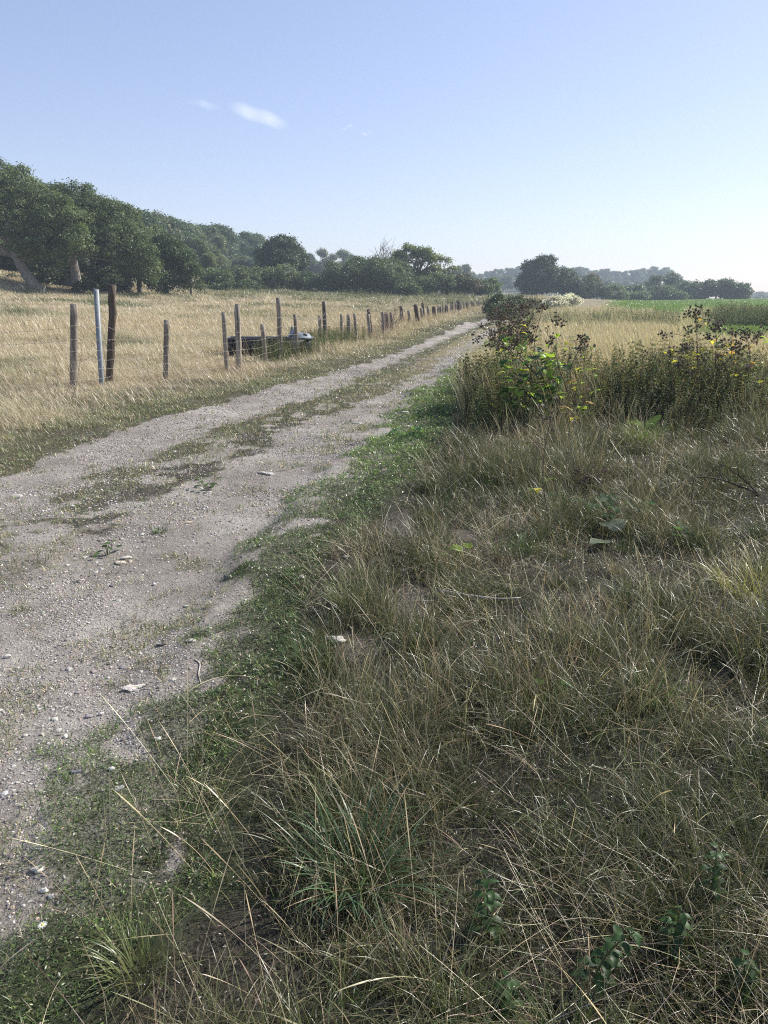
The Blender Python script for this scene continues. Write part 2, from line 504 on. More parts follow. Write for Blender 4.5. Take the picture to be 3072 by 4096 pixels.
def verge_color(x, y, dryness=.5):
    g = fbm(x, y, 81, 3, 1.1); p = fbm(x, y, 82, 3, .8); e = ss(1.1, 2.6, x) * (1 - ss(5, 8, y))
    dr = np.clip(dryness + (g - .5) * 2.8, .04, .97)
    W = np.stack([dr * .42, dr * .24, (1 - dr) * 1.0, (1 - dr) * 1.0, .08 + .7 * np.clip(p - .5, 0, 1), (1 - dr) * .3, .02 + e * .35], -1)
    return jit(pick(W, [STRAW * .62, PALE * .85, OLIVE * .55, GRN * .75, BROWN * .42, DKG * .6, YEL * .7]), len(x), .32, .08)

def flecks(mb, x, y, z, s, col, up=1.2):
    """small leaves lying every way, mostly facing up"""
    n = len(x)
    nr = rng.normal(size=(n, 3)); nr[:, 2] = np.abs(nr[:, 2]) + up; nr /= np.linalg.norm(nr, axis=1)[:, None]
    a = np.cross(nr, rng.normal(size=(n, 3))); a /= np.linalg.norm(a, axis=1)[:, None]; b = np.cross(nr, a)
    s = np.broadcast_to(s, (n,))[:, None]; p = np.stack([x, y, z], -1)
    V = np.stack([p - a * s, p - b * s * .36 + a * s * .1, p + a * s, p + b * s * .36 + a * s * .1], 1).reshape(-1, 3)
    mb.add(V, np.arange(n * 4).reshape(-1, 4), None, np.repeat(col, 4, 0))

# -- rough verge right of the track, near: the long mixed grass
def band_w_old(y): return np.interp(y, [1, 2.5, 4, 7, 10, 13, 20, 50], [.48, .48, .42, .85, .9, .7, .6, .6])
def verge(name, y0, y1, mul, K, wmul, lab):
    mb = MB()
    def keep(x, y, s=0, soft=.0):
        d = x - Rx(y) - band_w(y) - .10 + (fbm(x, y, 91, 3, .35) - .5) * .7 + soft
        p = ss(-.12, .35, d) * (1 - .95 * bare_spots(x, y)) * (1 - .9 * track_mask(x, y))
        thin = ss(.38, .50, fbm(x, y, 93, 3, .5))
        clump = .12 + 1.1 * ss(.36, .60, fbm(x, y, 92 + s, 2, .16))
        return p * clump * (.16 + .9 * thin)
    bed = lambda x, y: 1 - .35 * (ss(8.9, 9.3, y) * ss(.9, 1.3, x) * (1 - ss(10.8, 11.2, y)))
    hm = lambda x, y: (.5 + .95 * ss(.4, .62, fbm(x, y, 94, 3, .7))) * (1 + .25 * ss(4.5, 7, y))
    dry = lambda x, y: verge_color(x, y, .34)
    # curled matted undergrowth
    x, y = sample(y0, y1, 9500 * mul); k = rng.random(len(x)) < np.maximum(keep(x, y, 0, .15) * 1.2, .34 * ss(.0, .3, x - Rx(y) - band_w(y)) * (1 - .9 * bare_spots(x, y))) * bed(x, y); x, y = x[k], y[k]; n = len(x)
    c = dry(x, y) * .85
    blades(mb, x, y, rng.uniform(.03, .11, n) * hm(x, y), rng.uniform(.0014, .003, n) * wmul, rng.uniform(0, 6.283, n), rng.uniform(.1, 1.3, n), rng.uniform(-.3, 2.2, n), c, K)
    # green and dull upright leaves, arching
    x, y = sample(y0, y1, 3000 * mul); k = rng.random(len(x)) < keep(x, y, 1) * bed(x, y); x, y = x[k], y[k]; n = len(x)
    wind = rng.uniform(0, 6.283, n)
    c = jit(pick(np.stack([.45 + 0 * x, .5 * ss(.35, .6, fbm(x, y, 97, 2, .7)) + .1, .3 + 0 * x, .12 + 0 * x], -1), [OLIVE * .62, GRN * .9, np.array([.065, .085, .036]), STRAW * .7]), n, .3)
    blades(mb, x, y, rng.uniform(.09, .25, n) * hm(x, y), rng.uniform(.0018, .0036, n) * wmul, wind, rng.uniform(.05, .8, n), rng.uniform(.2, 2.0, n), c, K + 1, tip=jit(c * .6 + STRAW * .22, n))
    # thin stems with seed heads
    x, y = sample(y0, y1, 520 * mul); k = rng.random(len(x)) < keep(x, y, 2) * ss(.42, .62, fbm(x, y, 95, 2, .5)) * bed(x, y) * 1.5; x, y = x[k], y[k]; n = len(x)
    c = jit(pick(np.tile([.45, .2, .35], (n, 1)), [STRAW * .95, PALE * 1.05, BROWN * .9]), n, .25)
    blades(mb, x, y, rng.uniform(.16, .40, n) * hm(x, y), rng.uniform(.0012, .0019, n) * wmul, rng.uniform(0, 6.283, n), np.abs(rng.normal(.12, .3, n)), rng.uniform(0, .7, n), c, K + 3, prof='seed', twist=1.2)
    # fallen straw
    x, y = sample(y0, y1, 1100 * mul); k = rng.random(len(x)) < keep(x, y, 3, .1) * (.2 + 3.2 * ss(.52, .62, fbm(x, y, 98, 3, .6))) * bed(x, y); x, y = x[k], y[k]; n = len(x)
    zz = height(x, y) + rng.uniform(.0, .05, n)
    blades(mb, x, y, rng.uniform(.08, .34, n), rng.uniform(.0012, .0024, n) * wmul, rng.uniform(0, 6.283, n), rng.uniform(.8, 1.5, n), rng.uniform(-.4, .7, n), jit(pick(np.tile([.4, .3, .6], (n, 1)), [STRAW * 1.0, PALE * 1.15, BROWN * .5]), n, .28), K, prof='stem', z=zz, twist=1.2)
    # green tufts
    x, y = sample(y0, y1, 5.5 if y0 > 5 else 9); k = rng.random(len(x)) < keep(x, y, 5) * 1.3; x, y = x[k], y[k]
    for cx, cy in zip(x, y):
        n = int(rng.uniform(50, 130) * (1 if y0 < 5 else .6)); a = rng.uniform(0, 6.283, n); rr = rng.uniform(.03, .09) * rng.random(n) ** .7; hh = rng.uniform(.09, .22)
        cc = [GRN * .95, OLIVE * .7, DKG, np.array([.10, .14, .04]), STRAW * .6][rng.integers(0, 5)]
        blades(mb, cx + np.cos(a) * rr, cy + np.sin(a) * rr, rng.uniform(.5, 1.1, n) * hh, rng.uniform(.0018, .0036, n) * wmul, a + rng.normal(0, .5, n), rng.uniform(.1, .8, n), rng.uniform(.2, 1.6, n), jit(cc, n, .25), K + 1)
    # litter
    x, y = sample(y0, y1, 2600 * mul); k = rng.random(len(x)) < ss(.0, .3, x - Rx(y)); x, y = x[k], y[k]; n = len(x)
    flecks(mb, x, y, height(x, y) + rng.uniform(0, .012, n), rng.uniform(.003, .009, n) * wmul, jit(pick(np.tile([.5, .45, .12], (n, 1)), [BROWN * .4, (.07, .065, .05), STRAW * .6]), n))
    o = mb.build(name, M_grass); tag(o, lab, 'grass', kind='stuff')

verge('long_grass', .6, 2.6, 1.9, 5, .85, 'tangled olive and straw grass in the near bottom of the verge')
verge('long_grass', 2.6, 5.2, 1.6, 4, 1.0, 'tangled long grass with dry stems right of the gravel track')
verge('long_grass', 5.2, 9.6, 1.2, 3, 1.25, 'long grass in front of the burdock and nettles')

# -- lush short turf band, centre strip, tufts in the gravel
def turf():
    mb = MB()
    for y0, y1, dn, wm, K in [(.7, 2.5, 26000, 1, 2), (2.5, 5, 16000, 1.5, 2), (5, 9, 7000, 2.3, 2), (9, 16, 2600, 3.6, 2), (16, 30, 700, 6.5, 1), (30, 60, 170, 12, 1)]:
        x, y = sample(y0, y1, dn, xmin=lambda q: Lx(q) - 3.0, xmax=lambda q: Rx(q) + 1.9)
        wob = (fbm(x, y, 41, 4, .45) - .5) * 1.1
        d = x - Rx(y)
        patch = ss(.44, .50, fbm(x, y, 101, 4, .38) + .05 + .10 * ss(-.1, .25, d))
        tb = tb_mask(x, y)
        g = track_mask(x, y)
        ins = (x > Lx(y) - .1) & (x < Rx(y) - .05)
        sparse = ss(.585, .61, fbm(x, y, 102, 4, .30)) * .75 * ss(-1.3, -.1, d)
        tuft = ss(.69, .74, fbm(x, y, 103, 2, .13)) * .8
        cs = np.exp(-((x - Cx(y)) / .55) ** 2) * ss(.46, .58, fbm(x, y, 106, 3, .18)) * .6 * ss(2.2, 4, y)
        strip = (1 - g) * .62 * ins * (.35 + .65 * ss(.38, .55, fbm(x, y, 107, 2, .2)))
        p = np.where(ins, np.maximum(np.maximum(np.maximum(sparse, tuft * .6), np.maximum(strip, cs)), tb), tb)
        p = np.where(x > Rx(y) + band_w(y), .12 * ss(.4, .5, fbm(x, y, 108, 2, .4)), p)
        lv = (x < Lx(y) + .1) * (1 - g) * ss(.3, .5, fbm(x, y, 104, 3, .5)) * .7 * (1 - ss(.9, 2.2, Lx(y) - x))
        p = np.maximum(p, lv) * (1 - bare_spots(x, y))
        p = p * (.25 + .75 * ss(.36, .50, fbm(x, y, 111, 3, .07)))
        k = rng.random(len(x)) < p; x, y, ins, lv, d, tb = x[k], y[k], ins[k], lv[k], d[k], tb[k]; n = len(x)
        bright = ss(5, 8, y) * (1 - ss(13, 22, y)) * (d > -.1)
        dull = np.where((ins & (tb < .3)) | (lv > 0), 1., 0.)
        W = np.stack([.6 - .3 * dull, .4 - .3 * bright - .1 * dull, .12 + bright * 1.1, .16 + dull * .9, .06 + dull * .45], -1)
        c = jit(pick(W, [np.array([.075, .112, .036]), np.array([.055, .078, .032]), np.array([.13, .20, .045]), np.array([.15, .145, .085]), STRAW * .75]), n)
        pm = .55 + .9 * fbm(x, y, 110, 3, .22)[:, None]
        c = np.clip(c * pm * 1.6, 0, .9)
        f = rng.random(n) < np.where(dull > 0, .25, .5)
        h = height(x, y) + rng.random(n) ** 1.5 * (.035 + .02 * ss(4, 9, y)) * np.clip(.4 + fbm(x, y, 109, 2, .1) * 1.3, .3, 1.5)
        flecks(mb, x[f], y[f], h[f], rng.uniform(.003, .0062, f.sum()) * wm, c[f])
        f = ~f; m = f.sum()
        blades(mb, x[f], y[f], rng.uniform(.015, .06, m) * (1 + .6 * ss(4, 12, y[f])), rng.uniform(.0016, .0034, m) * wm, rng.uniform(0, 6.283, m), rng.uniform(.1, 1.2, m), rng.uniform(0, 1.3, m), c[f], K)
    tag(mb.build('turf', M_grass), 'short green turf and knotgrass along and between the wheel ruts', 'turf', kind='stuff')
turf()

# -- left verge and the dry field
def left_field():
    mb = MB()
    for y0, y1, dn, wm, hm, K in [(6, 11, 5000, 1.4, 1, 3), (11, 18, 3000, 2.0, 1, 3), (18, 30, 1250, 3.2, 1.05, 2), (30, 55, 380, 6, 1.1, 2), (55, 95, 120, 11, 1.2, 2), (95, 135, 50, 20, 1.3, 2)]:
        x, y = sample(y0, y1, dn, xmax=lambda q: Lx(q) - .15)
        e = Lx(y) - x
        fl = fence_x(y) - x
        k = rng.random(len(x)) < ss(.1, .9, e + (fbm(x, y, 110, 3, .5) - .5) * 1.2) * (.3 + .8 * ss(.38, .6, fbm(x, y, 111, 3, .8 + .02 * y0))) * (.45 + .65 * ss(.36, .5, fbm(x, y, 114, 3, 3.0)))
        x, y, e, fl = x[k], y[k], e[k], fl[k]; n = len(x)
        df = dry_field(x, y)
        infield = ss(-.3, .8, fl)
        nearf = np.exp(-(fl / 1.1) ** 2)
        dr = np.where(fl > 0, df, .35 + .5 * ss(.7, 1.3, e) + .2 * nearf)
        red = np.clip(nearf * .5 + fbm(x, y, 112, 2, 3) * .35 - .1, 0, 1)
        W = np.stack([dr * .7, dr * .55, (1 - dr) * .9, (1 - dr) * .45, red * .5, .02 + .0 * dr], -1)
        c = jit(pick(W, [STRAW * np.array([.98, 1.0, 1.15]), PALE * 1.08, np.array([.18, .18, .085]), GRN * 1.1, np.array([.38, .26, .17]), YEL]), n)
        tall = ss(.5, .62, fbm(x, y, 113, 2, 4.0))
        h = (rng.uniform(.06, .19, n) + infield * rng.uniform(.0, .12, n) + tall * infield * rng.uniform(.05, .30, n) * ss(18, 26, y) + nearf * rng.uniform(0, .45, n) * (.45 * ss(13, 16, y) + .55 * ss(26, 32, y))) * hm
        h *= np.where(fl < -.4, .6 + .7 * ss(.9, 1.6, e), 1.0)
        h = h * (1 - .55 * ((x > -4.6) & (x < -2.2) & (y > 16.6) & (y < 19.4)))
        az = rng.normal(math.pi * 1.0, .8, n)
        blades(mb, x, y, h, rng.uniform(.0016, .003, n) * wm, az, rng.uniform(.15, .9, n) + .45 * (1 - ss(16, 24, y)) * rng.random(n), rng.uniform(.0, .9, n), c, K, prof='leaf', twist=1.3)
    tag(mb.build('dry_field_grass', M_grass), 'dry straw coloured grass of the field beyond the fence', 'grass', kind='stuff')
    # stems with seed heads along the fence and across the field
    mb = MB()
    for y0, y1, dn, wm, K in [(7, 14, 260, 1.5, 5), (14, 26, 200, 2.2, 5), (26, 45, 110, 3.8, 4), (45, 75, 40, 7, 4)]:
        x, y = sample(y0, y1, dn, xmax=lambda q: Lx(q) - .5)
        fl = fence_x(y) - x
        k = rng.random(len(x)) < (np.exp(-((fl - .0) / 1.3) ** 2) * 1.2 + (fl > 0) * ss(.45, .65, fbm(x, y, 120, 2, 5)) * .7) * (.12 + .88 * ss(22, 30, y))
        x, y = x[k], y[k]; n = len(x)
        c = jit(pick(np.tile([.5, .4, .35], (n, 1)), [STRAW, PALE * 1.1, np.array([.45, .30, .19])]), n)
        blades(mb, x, y, rng.uniform(.25, .6, n), rng.uniform(.0014, .0024, n) * wm, rng.normal(math.pi, .7, n), rng.uniform(.05, .5, n), rng.uniform(0, .7, n), c, K, prof='seed', twist=1.4)
    tag(mb.build('seeding_grass', M_grass), 'reddish and pale seeding grass stems along the wire fence', 'grass', kind='stuff')
left_field()

# -- right side beyond the weeds: pale tall grass, green field
def right_field():
    mb = MB(); mg = MB()
    for y0, y1, dn, wm, K in [(9.2, 10.6, 380, 1.4, 4), (10.6, 16, 1900, 1.7, 4), (16, 24, 1200, 2.5, 4), (24, 34, 600, 3.8, 4), (34, 48, 260, 6.5, 3), (48, 66, 110, 11, 3)]:
        x, y = sample(y0, y1, dn, xmin=lambda q: Rx(q) + .9)
        q = x / y; gf = green_field(x, y)
        pale = (1 - gf) * np.where(y < 27, 1.0, .45 + .55 * ss(.45, .6, fbm(x, y, 131, 2, 5)))
        strip = ss(44, 48, y) * (1 - ss(56, 60, y)) * ((q > .30) & (q < .37) | (q > .41) & (q < .52))
        pale = np.maximum(pale, strip * .8)
        k = rng.random(len(x)) < pale * (.4 + .75 * ss(.38, .6, fbm(x, y, 132, 2, 1.2))); x, y = x[k], y[k]; n = len(x)
        c = jit(pick(np.tile([.35, .8, .12, .12], (n, 1)), [STRAW * 1.1, PALE * 1.15, BROWN * 1.3, OLIVE]), n)
        blades(mb, x, y, rng.uniform(.35, .85, n), rng.uniform(.0018, .003, n) * wm, rng.normal(math.pi * 1.0, .7, n), rng.uniform(.05, .4, n), rng.uniform(.05, .8, n), c, K, prof='seed', twist=1.3)
    tag(mb.build('tall_pale_grass', M_grass), 'tall bleached grass standing behind the burdock and nettles', 'grass', kind='stuff')
    for y0, y1, dn, wm in [(18, 34, 420, 6), (34, 60, 150, 11), (60, 110, 42, 20), (110, 200, 12, 38)]:
        x, y = sample(y0, y1, dn, xmin=lambda q: Rx(q) + 3)
        k = rng.random(len(x)) < green_field(x, y); x, y = x[k], y[k]; n = len(x)
        c = jit(pick(np.tile([.7, .25, .15], (n, 1)), [np.array([.22, .33, .075]), GRN * 2.2, OLIVE * 2]), n)
        blades(mg, x, y, rng.uniform(.08, .2, n), rng.uniform(.003, .005, n) * wm, rng.uniform(0, 6.28, n), rng.uniform(.1, .8, n), rng.uniform(.0, .8, n), c, 2)
    tag(mg.build('pasture_grass', M_grass), 'short bright green grass of the field on the right', 'grass', kind='stuff')
right_field()

# ---------------------------------------------------------------- scatter of small prototypes
def scatter(mb, proto, x, y, z, sc, rot, tilt=None, taz=None, colmul=None):
    """proto = (V, Q, T, C)"""
    V, Q, T, C = proto; n = len(x); m = len(V)
    if n == 0: return
    sc = np.broadcast_to(sc, (n,)) if np.ndim(sc) < 2 else sc
    c, s = np.cos(rot)[:, None], np.sin(rot)[:, None]
    v = V[None] * (sc[:, None, None] if sc.ndim == 1 else sc[:, None, :])
    X = v[..., 0] * c - v[..., 1] * s; Yy = v[..., 0] * s + v[..., 1] * c; Z = v[..., 2]
    if tilt is not None:
        a = taz[:, None]; u = X * np.cos(a) + Yy * np.sin(a); p = -X * np.sin(a) + Yy * np.cos(a)
        ct, st = np.cos(tilt)[:, None], np.sin(tilt)[:, None]
        u2 = u * ct + Z * st; Z = -u * st + Z * ct
        X = u2 * np.cos(a) - p * np.sin(a); Yy = u2 * np.sin(a) + p * np.cos(a)
    W = np.stack([X + x[:, None], Yy + y[:, None], Z + z[:, None]], -1).reshape(-1, 3)
    off = (np.arange(n) * m)[:, None, None]
    Cc = np.tile(C[None], (n, 1, 1))
    if colmul is not None: Cc = Cc * colmul[:, None, :]
    mb.add(W, (Q[None] + off).reshape(-1, 4) if len(Q) else None, (T[None] + off).reshape(-1, 3) if len(T) else None, np.clip(Cc, 0, .95).reshape(-1, 3))

def ico(sub=1):
    import bmesh
    bm = bmesh.new(); bmesh.ops.create_icosphere(bm, subdivisions=sub, radius=1)
    V = np.array([v.co[:] for v in bm.verts]); T = np.array([[v.index for v in f.verts] for f in bm.faces]); bm.free()
    return V, T
ICO1, ICO2, ICO3, ICO4 = ico(1), ico(2), ico(3), ico(4)

def rock_proto(base, flat=.6, amp=.28, facet=4):
    V, T = base; V = V.copy()
    for i in range(facet):     # planar cuts
        d = rng.normal(size=3); d /= np.linalg.norm(d); k = V @ d; lim = rng.uniform(.45, .85)
        V -= np.outer(np.maximum(k - lim, 0), d)
    V *= (1 + amp * .4 * rng.normal(size=(len(V), 1)) * (.5 if len(V) > 50 else 1))
    V *= np.array([rng.uniform(.8, 1.3), rng.uniform(.7, 1.0), flat * rng.uniform(.8, 1.2)])
    return V, np.zeros((0, 4), np.int64), T, np.ones((len(V), 3))

def gravel():
    small = [rock_proto(ICO1, .6, .25, 2) for _ in range(8)]
    mid = [rock_proto(ICO2, .55, .12, 4) for _ in range(8)]
    mb = MB()
    def stones(n_, y0, y1, s0, s1, protos, exp=2.0, xm=None):
        y = np.sqrt(rng.uniform(y0 ** 2, y1 ** 2, n_)); x = Lx(y) - .3 + rng.random(n_) * (Rx(y) + .5 - (Lx(y) - .3))
        k = np.abs(x) < .6 * y + .6; x, y = x[k], y[k]
        patch = .22 + 1.0 * ss(.45, .68, fbm(x, y, 141, 3, .6))
        edge = np.exp(-((x - Rx(y) + .25) / .22) ** 2) * (y < 3.2) * 1.2
        k = rng.random(len(x)) < (patch + edge) * (.25 + .75 * track_mask(x, y)) * (1 - .88 * tb_mask(x, y)); x, y = x[k], y[k]; n = len(x)
        s = s0 + (s1 - s0) * rng.random(n) ** exp
        W = np.tile([.35, .3, .2, .12, .06], (n, 1))
        c = jit(pick(W, [(.36, .33, .295), (.50, .465, .42), (.25, .22, .20), (.42, .34, .27), (.14, .13, .14)]), n, .2, .03)
        pi = rng.integers(0, len(protos), n)
        for i, p in enumerate(protos):
            j = pi == i
            scatter(mb, p, x[j], y[j], height(x[j], y[j]) + s[j] * .12, s[j], rng.uniform(0, 6.28, j.sum()), rng.normal(0, .25, j.sum()), rng.uniform(0, 6.28, j.sum()), c[j])
    stones(120000, 1.0, 4.0, .0012, .0065, small, 3.0)
    stones(90000, 4.0, 8.5, .0025, .010, small, 3.0)
    stones(42000, 8.5, 20, .005, .016, small, 3.0)
    stones(4200, 1.0, 6.0, .006, .017, mid, 3.5)
    stones(3000, 6.0, 22.0, .008, .022, mid, 3.0)
    tag(mb.build('gravel', M_peb), 'loose chalk and flint gravel scattered over the track', 'gravel', kind='stuff')
gravel()

# ---------------------------------------------------------------- nettles and weeds
def nettle_proto(h=.9, nodes=11, leaf=.075, droop=.7, seed=0, col=(.07, .115, .035), stemc=(.12, .11, .06), top_spike=True, quads=2):
    r = np.random.default_rng(seed); mb = MB()
    lean = r.normal(0, .06, 2)
    def ax(t): return np.array([lean[0] * h * t * t, lean[1] * h * t * t, h * t])
    tube(mb, [ax(t) for t in np.linspace(0, 1, 5)], np.linspace(.004, .0015, 5), 3, stemc, cap=False)
    for i in range(nodes):
        t = .18 + .80 * i / (nodes - 1); p = ax(t)
        L = leaf * (1.05 - .55 * t) * r.uniform(.8, 1.2); a0 = i * math.pi / 2 + r.normal(0, .3)
        for a in (a0, a0 + math.pi):
            if r.random() < .12: continue
            d = np.array([math.cos(a), math.sin(a), 0]); s_ = np.array([-math.sin(a), math.cos(a), 0])
            dr = droop * r.uniform(.5, 1.3)
            p0 = p + d * .008; p1 = p + d * L * .5 + np.array([0, 0, L * (.18 - dr * .25)]); p2 = p + d * L * .95 + np.array([0, 0, -L * dr * .75])
            wv = s_ * L * .30 + np.array([0, 0, r.normal(0, .1) * L])
            fold = np.array([0, 0, L * .07])
            c = np.array(col) * r.uniform(.75, 1.35) * np.array([r.uniform(.9, 1.25), 1, r.uniform(.8, 1.1)])
            mb.add([p0, p1 - wv + fold, p2, p1, p1 + wv + fold], None, [[0, 1, 3], [3, 1, 2], [0, 3, 4], [3, 2, 4]], c)
        if top_spike and t > .5:
            for k in range(3):
                a = r.uniform(0, 6.28); d = np.array([math.cos(a), math.sin(a), -.5]) * .035
                mb.add([p + [0, 0, .002], p + d * .6 + [0, 0, .006], p + d, p + d * .6 - [0, 0, .005]], [[0, 1, 2, 3]], None, np.array([.20, .20, .10]) * r.uniform(.7, 1.3))
    return mb.arrays()

def nettles():
    pr = [nettle_proto(.85, 14, .085, .7, s, (.07, .11, .04), (.12, .095, .06)) for s in range(6)] + [nettle_proto(.95, 14, .06, .4, 20 + s, (.11, .13, .055), (.17, .14, .09)) for s in range(2)]
    pb = [nettle_proto(.9, 16, .03, .5, 40 + s, (.16, .10, .06), (.18, .12, .08)) for s in range(3)]
    far = [nettle_proto(1.0, 9, .11, .6, 60 + s, (.075, .115, .05)) for s in range(4)]
    def bed(name, lab, pts, protos, sc, cat='nettles', fs=lambda q: 1.0):
        mb = MB(); x, y = pts; n = len(x); pi = rng.integers(0, len(protos), n)
        for i, p in enumerate(protos):
            j = pi == i; m = int(j.sum())
            if m == 0: continue
            cm = np.clip(1 + rng.normal(0, .18, (m, 1)) * np.ones((1, 3)) + rng.normal(0, .06, (m, 3)), .5, 1.6)
            scatter(mb, p, x[j], y[j], height(x[j], y[j]) - .01, sc(m) * fs(y[j]) * (.55 + .9 * fbm(x[j], y[j], 160, 3, .5 + .02 * y[j].mean())), rng.uniform(0, 6.28, m), np.abs(rng.normal(0, .17, m)), rng.uniform(0, 6.28, m), cm)
        tag(mb.build(name, M_net), lab, cat, kind='stuff')
    # bed behind the long grass, in which the burdock grows
    n = 3000; x = rng.uniform(1.0, 7.5, n); y = 8.2 + rng.random(n) ** .75 * 2.9 + (fbm(x, x * 0, 151, 3, .9) - .5) * 1.5
    k = (x > 1.2 + (fbm(y, y * 0, 152, 2, .7) - .5) * .6) & (rng.random(n) < .35 + .9 * ss(.35, .55, fbm(x, y, 153, 2, .6)))
    bed('nettle_bed', 'dark green stand of nettles between the two burdock plants', (x[k], y[k]), pr + pb, lambda m: rng.uniform(.6, 1.0, m), fs=lambda q: np.interp(q, [8.0, 8.8, 9.5], [.35, .6, 1.0]))
    # weeds beside the track below the burdock
    n = 520; y = rng.uniform(8.6, 19, n); x = Rx(y) + .95 + np.abs(rng.normal(0, .45, n))
    bed('wayside_weeds', 'leafy weeds along the right edge of the track', (x, y), pr, lambda m: rng.uniform(.35, .8, m), 'weeds')
    # darker bands farther off
    n = 3600; y = rng.uniform(27, 41, n); x = rng.uniform(.19, .40, n) * y
    k = (fbm(x, y, 155, 2, 6) > .40) & (rng.random(n) < .9)
    bed('far_nettle_bed', 'dark nettle stand in the middle of the pale grass', (x[k], y[k]), far, lambda m: rng.uniform(.45, .85, m))
    n = 5600; y = rng.uniform(34, 47, n); x = rng.uniform(.42, .66, n) * y
    k = rng.random(n) < ss(.425, .50, x / y + .05 * (fbm(x, y, 158, 3, 2.5) - .5)) * 1.1 + .03 * (fbm(y, y * 0, 156, 2, 3) - .5)
    bed('field_edge_nettles', 'tall dark nettle stand between green grass strips on the right', (x[k], y[k]), far, lambda m: rng.uniform(.6, 1.05, m))
    # weeds at the fence and trough
    n = 1250; y = rng.uniform(15.5, 27, n); x = fence_x(y) + rng.normal(.45, .38, n)
    k = rng.random(n) < ss(16.5, 18.6, y)
    bed('fence_weeds', 'green nettles and weeds at the fence beside the water trough', (x[k], y[k]), pr, lambda m: rng.uniform(.3, .75, m), 'weeds')
    n = 2600; y = rng.uniform(84, 122, n); x = rng.uniform(-.34, .13, n) * y
    k = (fbm(x, y, 157, 2, 9) > .5)
    bed('field_weeds', 'green thistles and weeds at the far end of the dry field', (x[k], y[k]), [nettle_proto(.9, 5, .3, .4, 80 + s, (.13, .16, .08), (.2, .18, .1)) for s in range(3)], lambda m: rng.uniform(.5, 1.2, m), 'weeds')
nettles()

# single nettle plants and leafy plants in the near grass
def hand_nettle(px, py, h, lab, seed, leaf=.06):
    g = G(px, py); r = empty('nettle_plant', g); tag(r, lab, 'nettle', 'nettle plants in the near grass')
    v, q, t, c = nettle_proto(h, 9, leaf, .6, seed, (.055, .105, .035))
    ms, ml = MB(), MB()
    ns = 15
    ms.add(v[:ns], q, None, c[:ns])
    tt = t - ns
    ml.add(v[ns:], None, tt, c[ns:])
    return r, v, q, t, c
def small_nettle(px, py, h, lab, seed, leaf=.05):
    g = G(px, py); root = empty('nettle_plant', g); tag(root, lab, 'nettle', 'nettle plants in the near grass')
    r = np.random.default_rng(seed)
    lean = r.normal(0, .10, 2)
    ax = lambda t: np.array([lean[0] * h * t * t, lean[1] * h * t * t, h * t - .01])
    ms = MB(); tube(ms, [ax(t) for t in np.linspace(0, 1, 8)], np.linspace(.0028, .0014, 8), 6, (.10, .12, .05)); ms.build('stem', M_stem, root, True)
    ml = MB(); nodes = 10
    for i in range(nodes):
        t = .22 + .77 * i / (nodes - 1); p = ax(t); L = leaf * (1.1 - .5 * t) * r.uniform(.85, 1.15)
        a0 = i * math.pi / 2 + r.normal(0, .2)
        for a in (a0, a0 + math.pi):
            c = np.array([.045, .09, .028]) * r.uniform(.7, 1.4)
            leaf_blade(ml, p, a, L, L * .58, r.uniform(-.4, .4), r.uniform(.6, 1.5), c, tooth=.10, pet=.2, nu=12, wav=.05)
    ml.build('leaves', M_leaf, root)

def leaf_blade(mb, p, az, L, W, rise, droop, c, tooth=.0, pet=.2, nu=7, nv=2, cup=.15, wav=.0, c2=None, heart=False):
    """broad leaf: nu stations along the rib, 2*nv+1 across"""
    t = np.linspace(0, 1, nu + 1)
    th = rise - droop * t
    dl = L / nu
    s = np.concatenate([[0], np.cumsum(np.cos(th[:-1]) * dl)]) + L * pet; v = np.concatenate([[0], np.cumsum(np.sin(th[:-1]) * dl)]) + L * pet * math.sin(rise)
    if heart: pw = np.interp(t, [0, .08, .25, .5, .8, .95, 1], [.35, .85, 1, .9, .5, .15, .01])
    else: pw = np.interp(t, [0, .12, .35, .6, .85, 1], [.1, .75, 1, .75, .3, .01])
    d = np.array([math.cos(az), math.sin(az), 0]); q = np.array([-math.sin(az), math.cos(az), 0]); p = np.asarray(p, float)
    u = np.linspace(-1, 1, 2 * nv + 1); V = []; C = []
    for i in range(nu + 1):
        wv = W / 2 * pw[i] * (1 + tooth * (1 if i % 2 else -1))
        for k in u:
            z = v[i] + cup * abs(k) * wv + wav * W * math.sin(7 * t[i] + 2.5 * k) * abs(k)
            V.append(p + d * (s[i] - (.10 * L if heart and i == 0 else 0) * abs(k)) + q * k * wv + np.array([0, 0, z]))
            cc = np.asarray(c) * (1.15 if k == 0 else 1)
            if c2 is not None: cc = cc * (1 - abs(k) * .7) + np.asarray(c2) * abs(k) * .7
            C.append(cc)
    m = len(u)
    Q = [[i * m + k, i * m + k + 1, (i + 1) * m + k + 1, (i + 1) * m + k] for i in range(nu) for k in range(m - 1)]
    mb.add(V, Q, None, np.clip(C, .004, .95))
    if pet > .02:
        e = p + d * L * pet + np.array([0, 0, L * pet * math.sin(rise)])
        tube(mb, [p, (p + e) / 2 + np.array([0, 0, .003]), e], [.0022 * L / .1, .0018 * L / .1, .0012 * L / .1], 4, np.asarray(c) * 1.1, cap=False)

for a in [(2830, 3650, .20, 'nettle with serrated leaves near the bottom right corner', 1), (2680, 3840, .18, 'bright topped nettle left of the tallest one at bottom right', 2),
          (2370, 3960, .26, 'dark upright nettle in the middle of the near grass', 3), (1950, 3760, .22, 'small shaded nettle right of the wide bladed grass clump', 4),
          (2960, 3960, .13, 'low nettle sprig at the bottom right edge', 5), (1180 + 830, 4060, .10, 'tiny nettle sprig at the bottom edge', 6)]:
    small_nettle(*a)

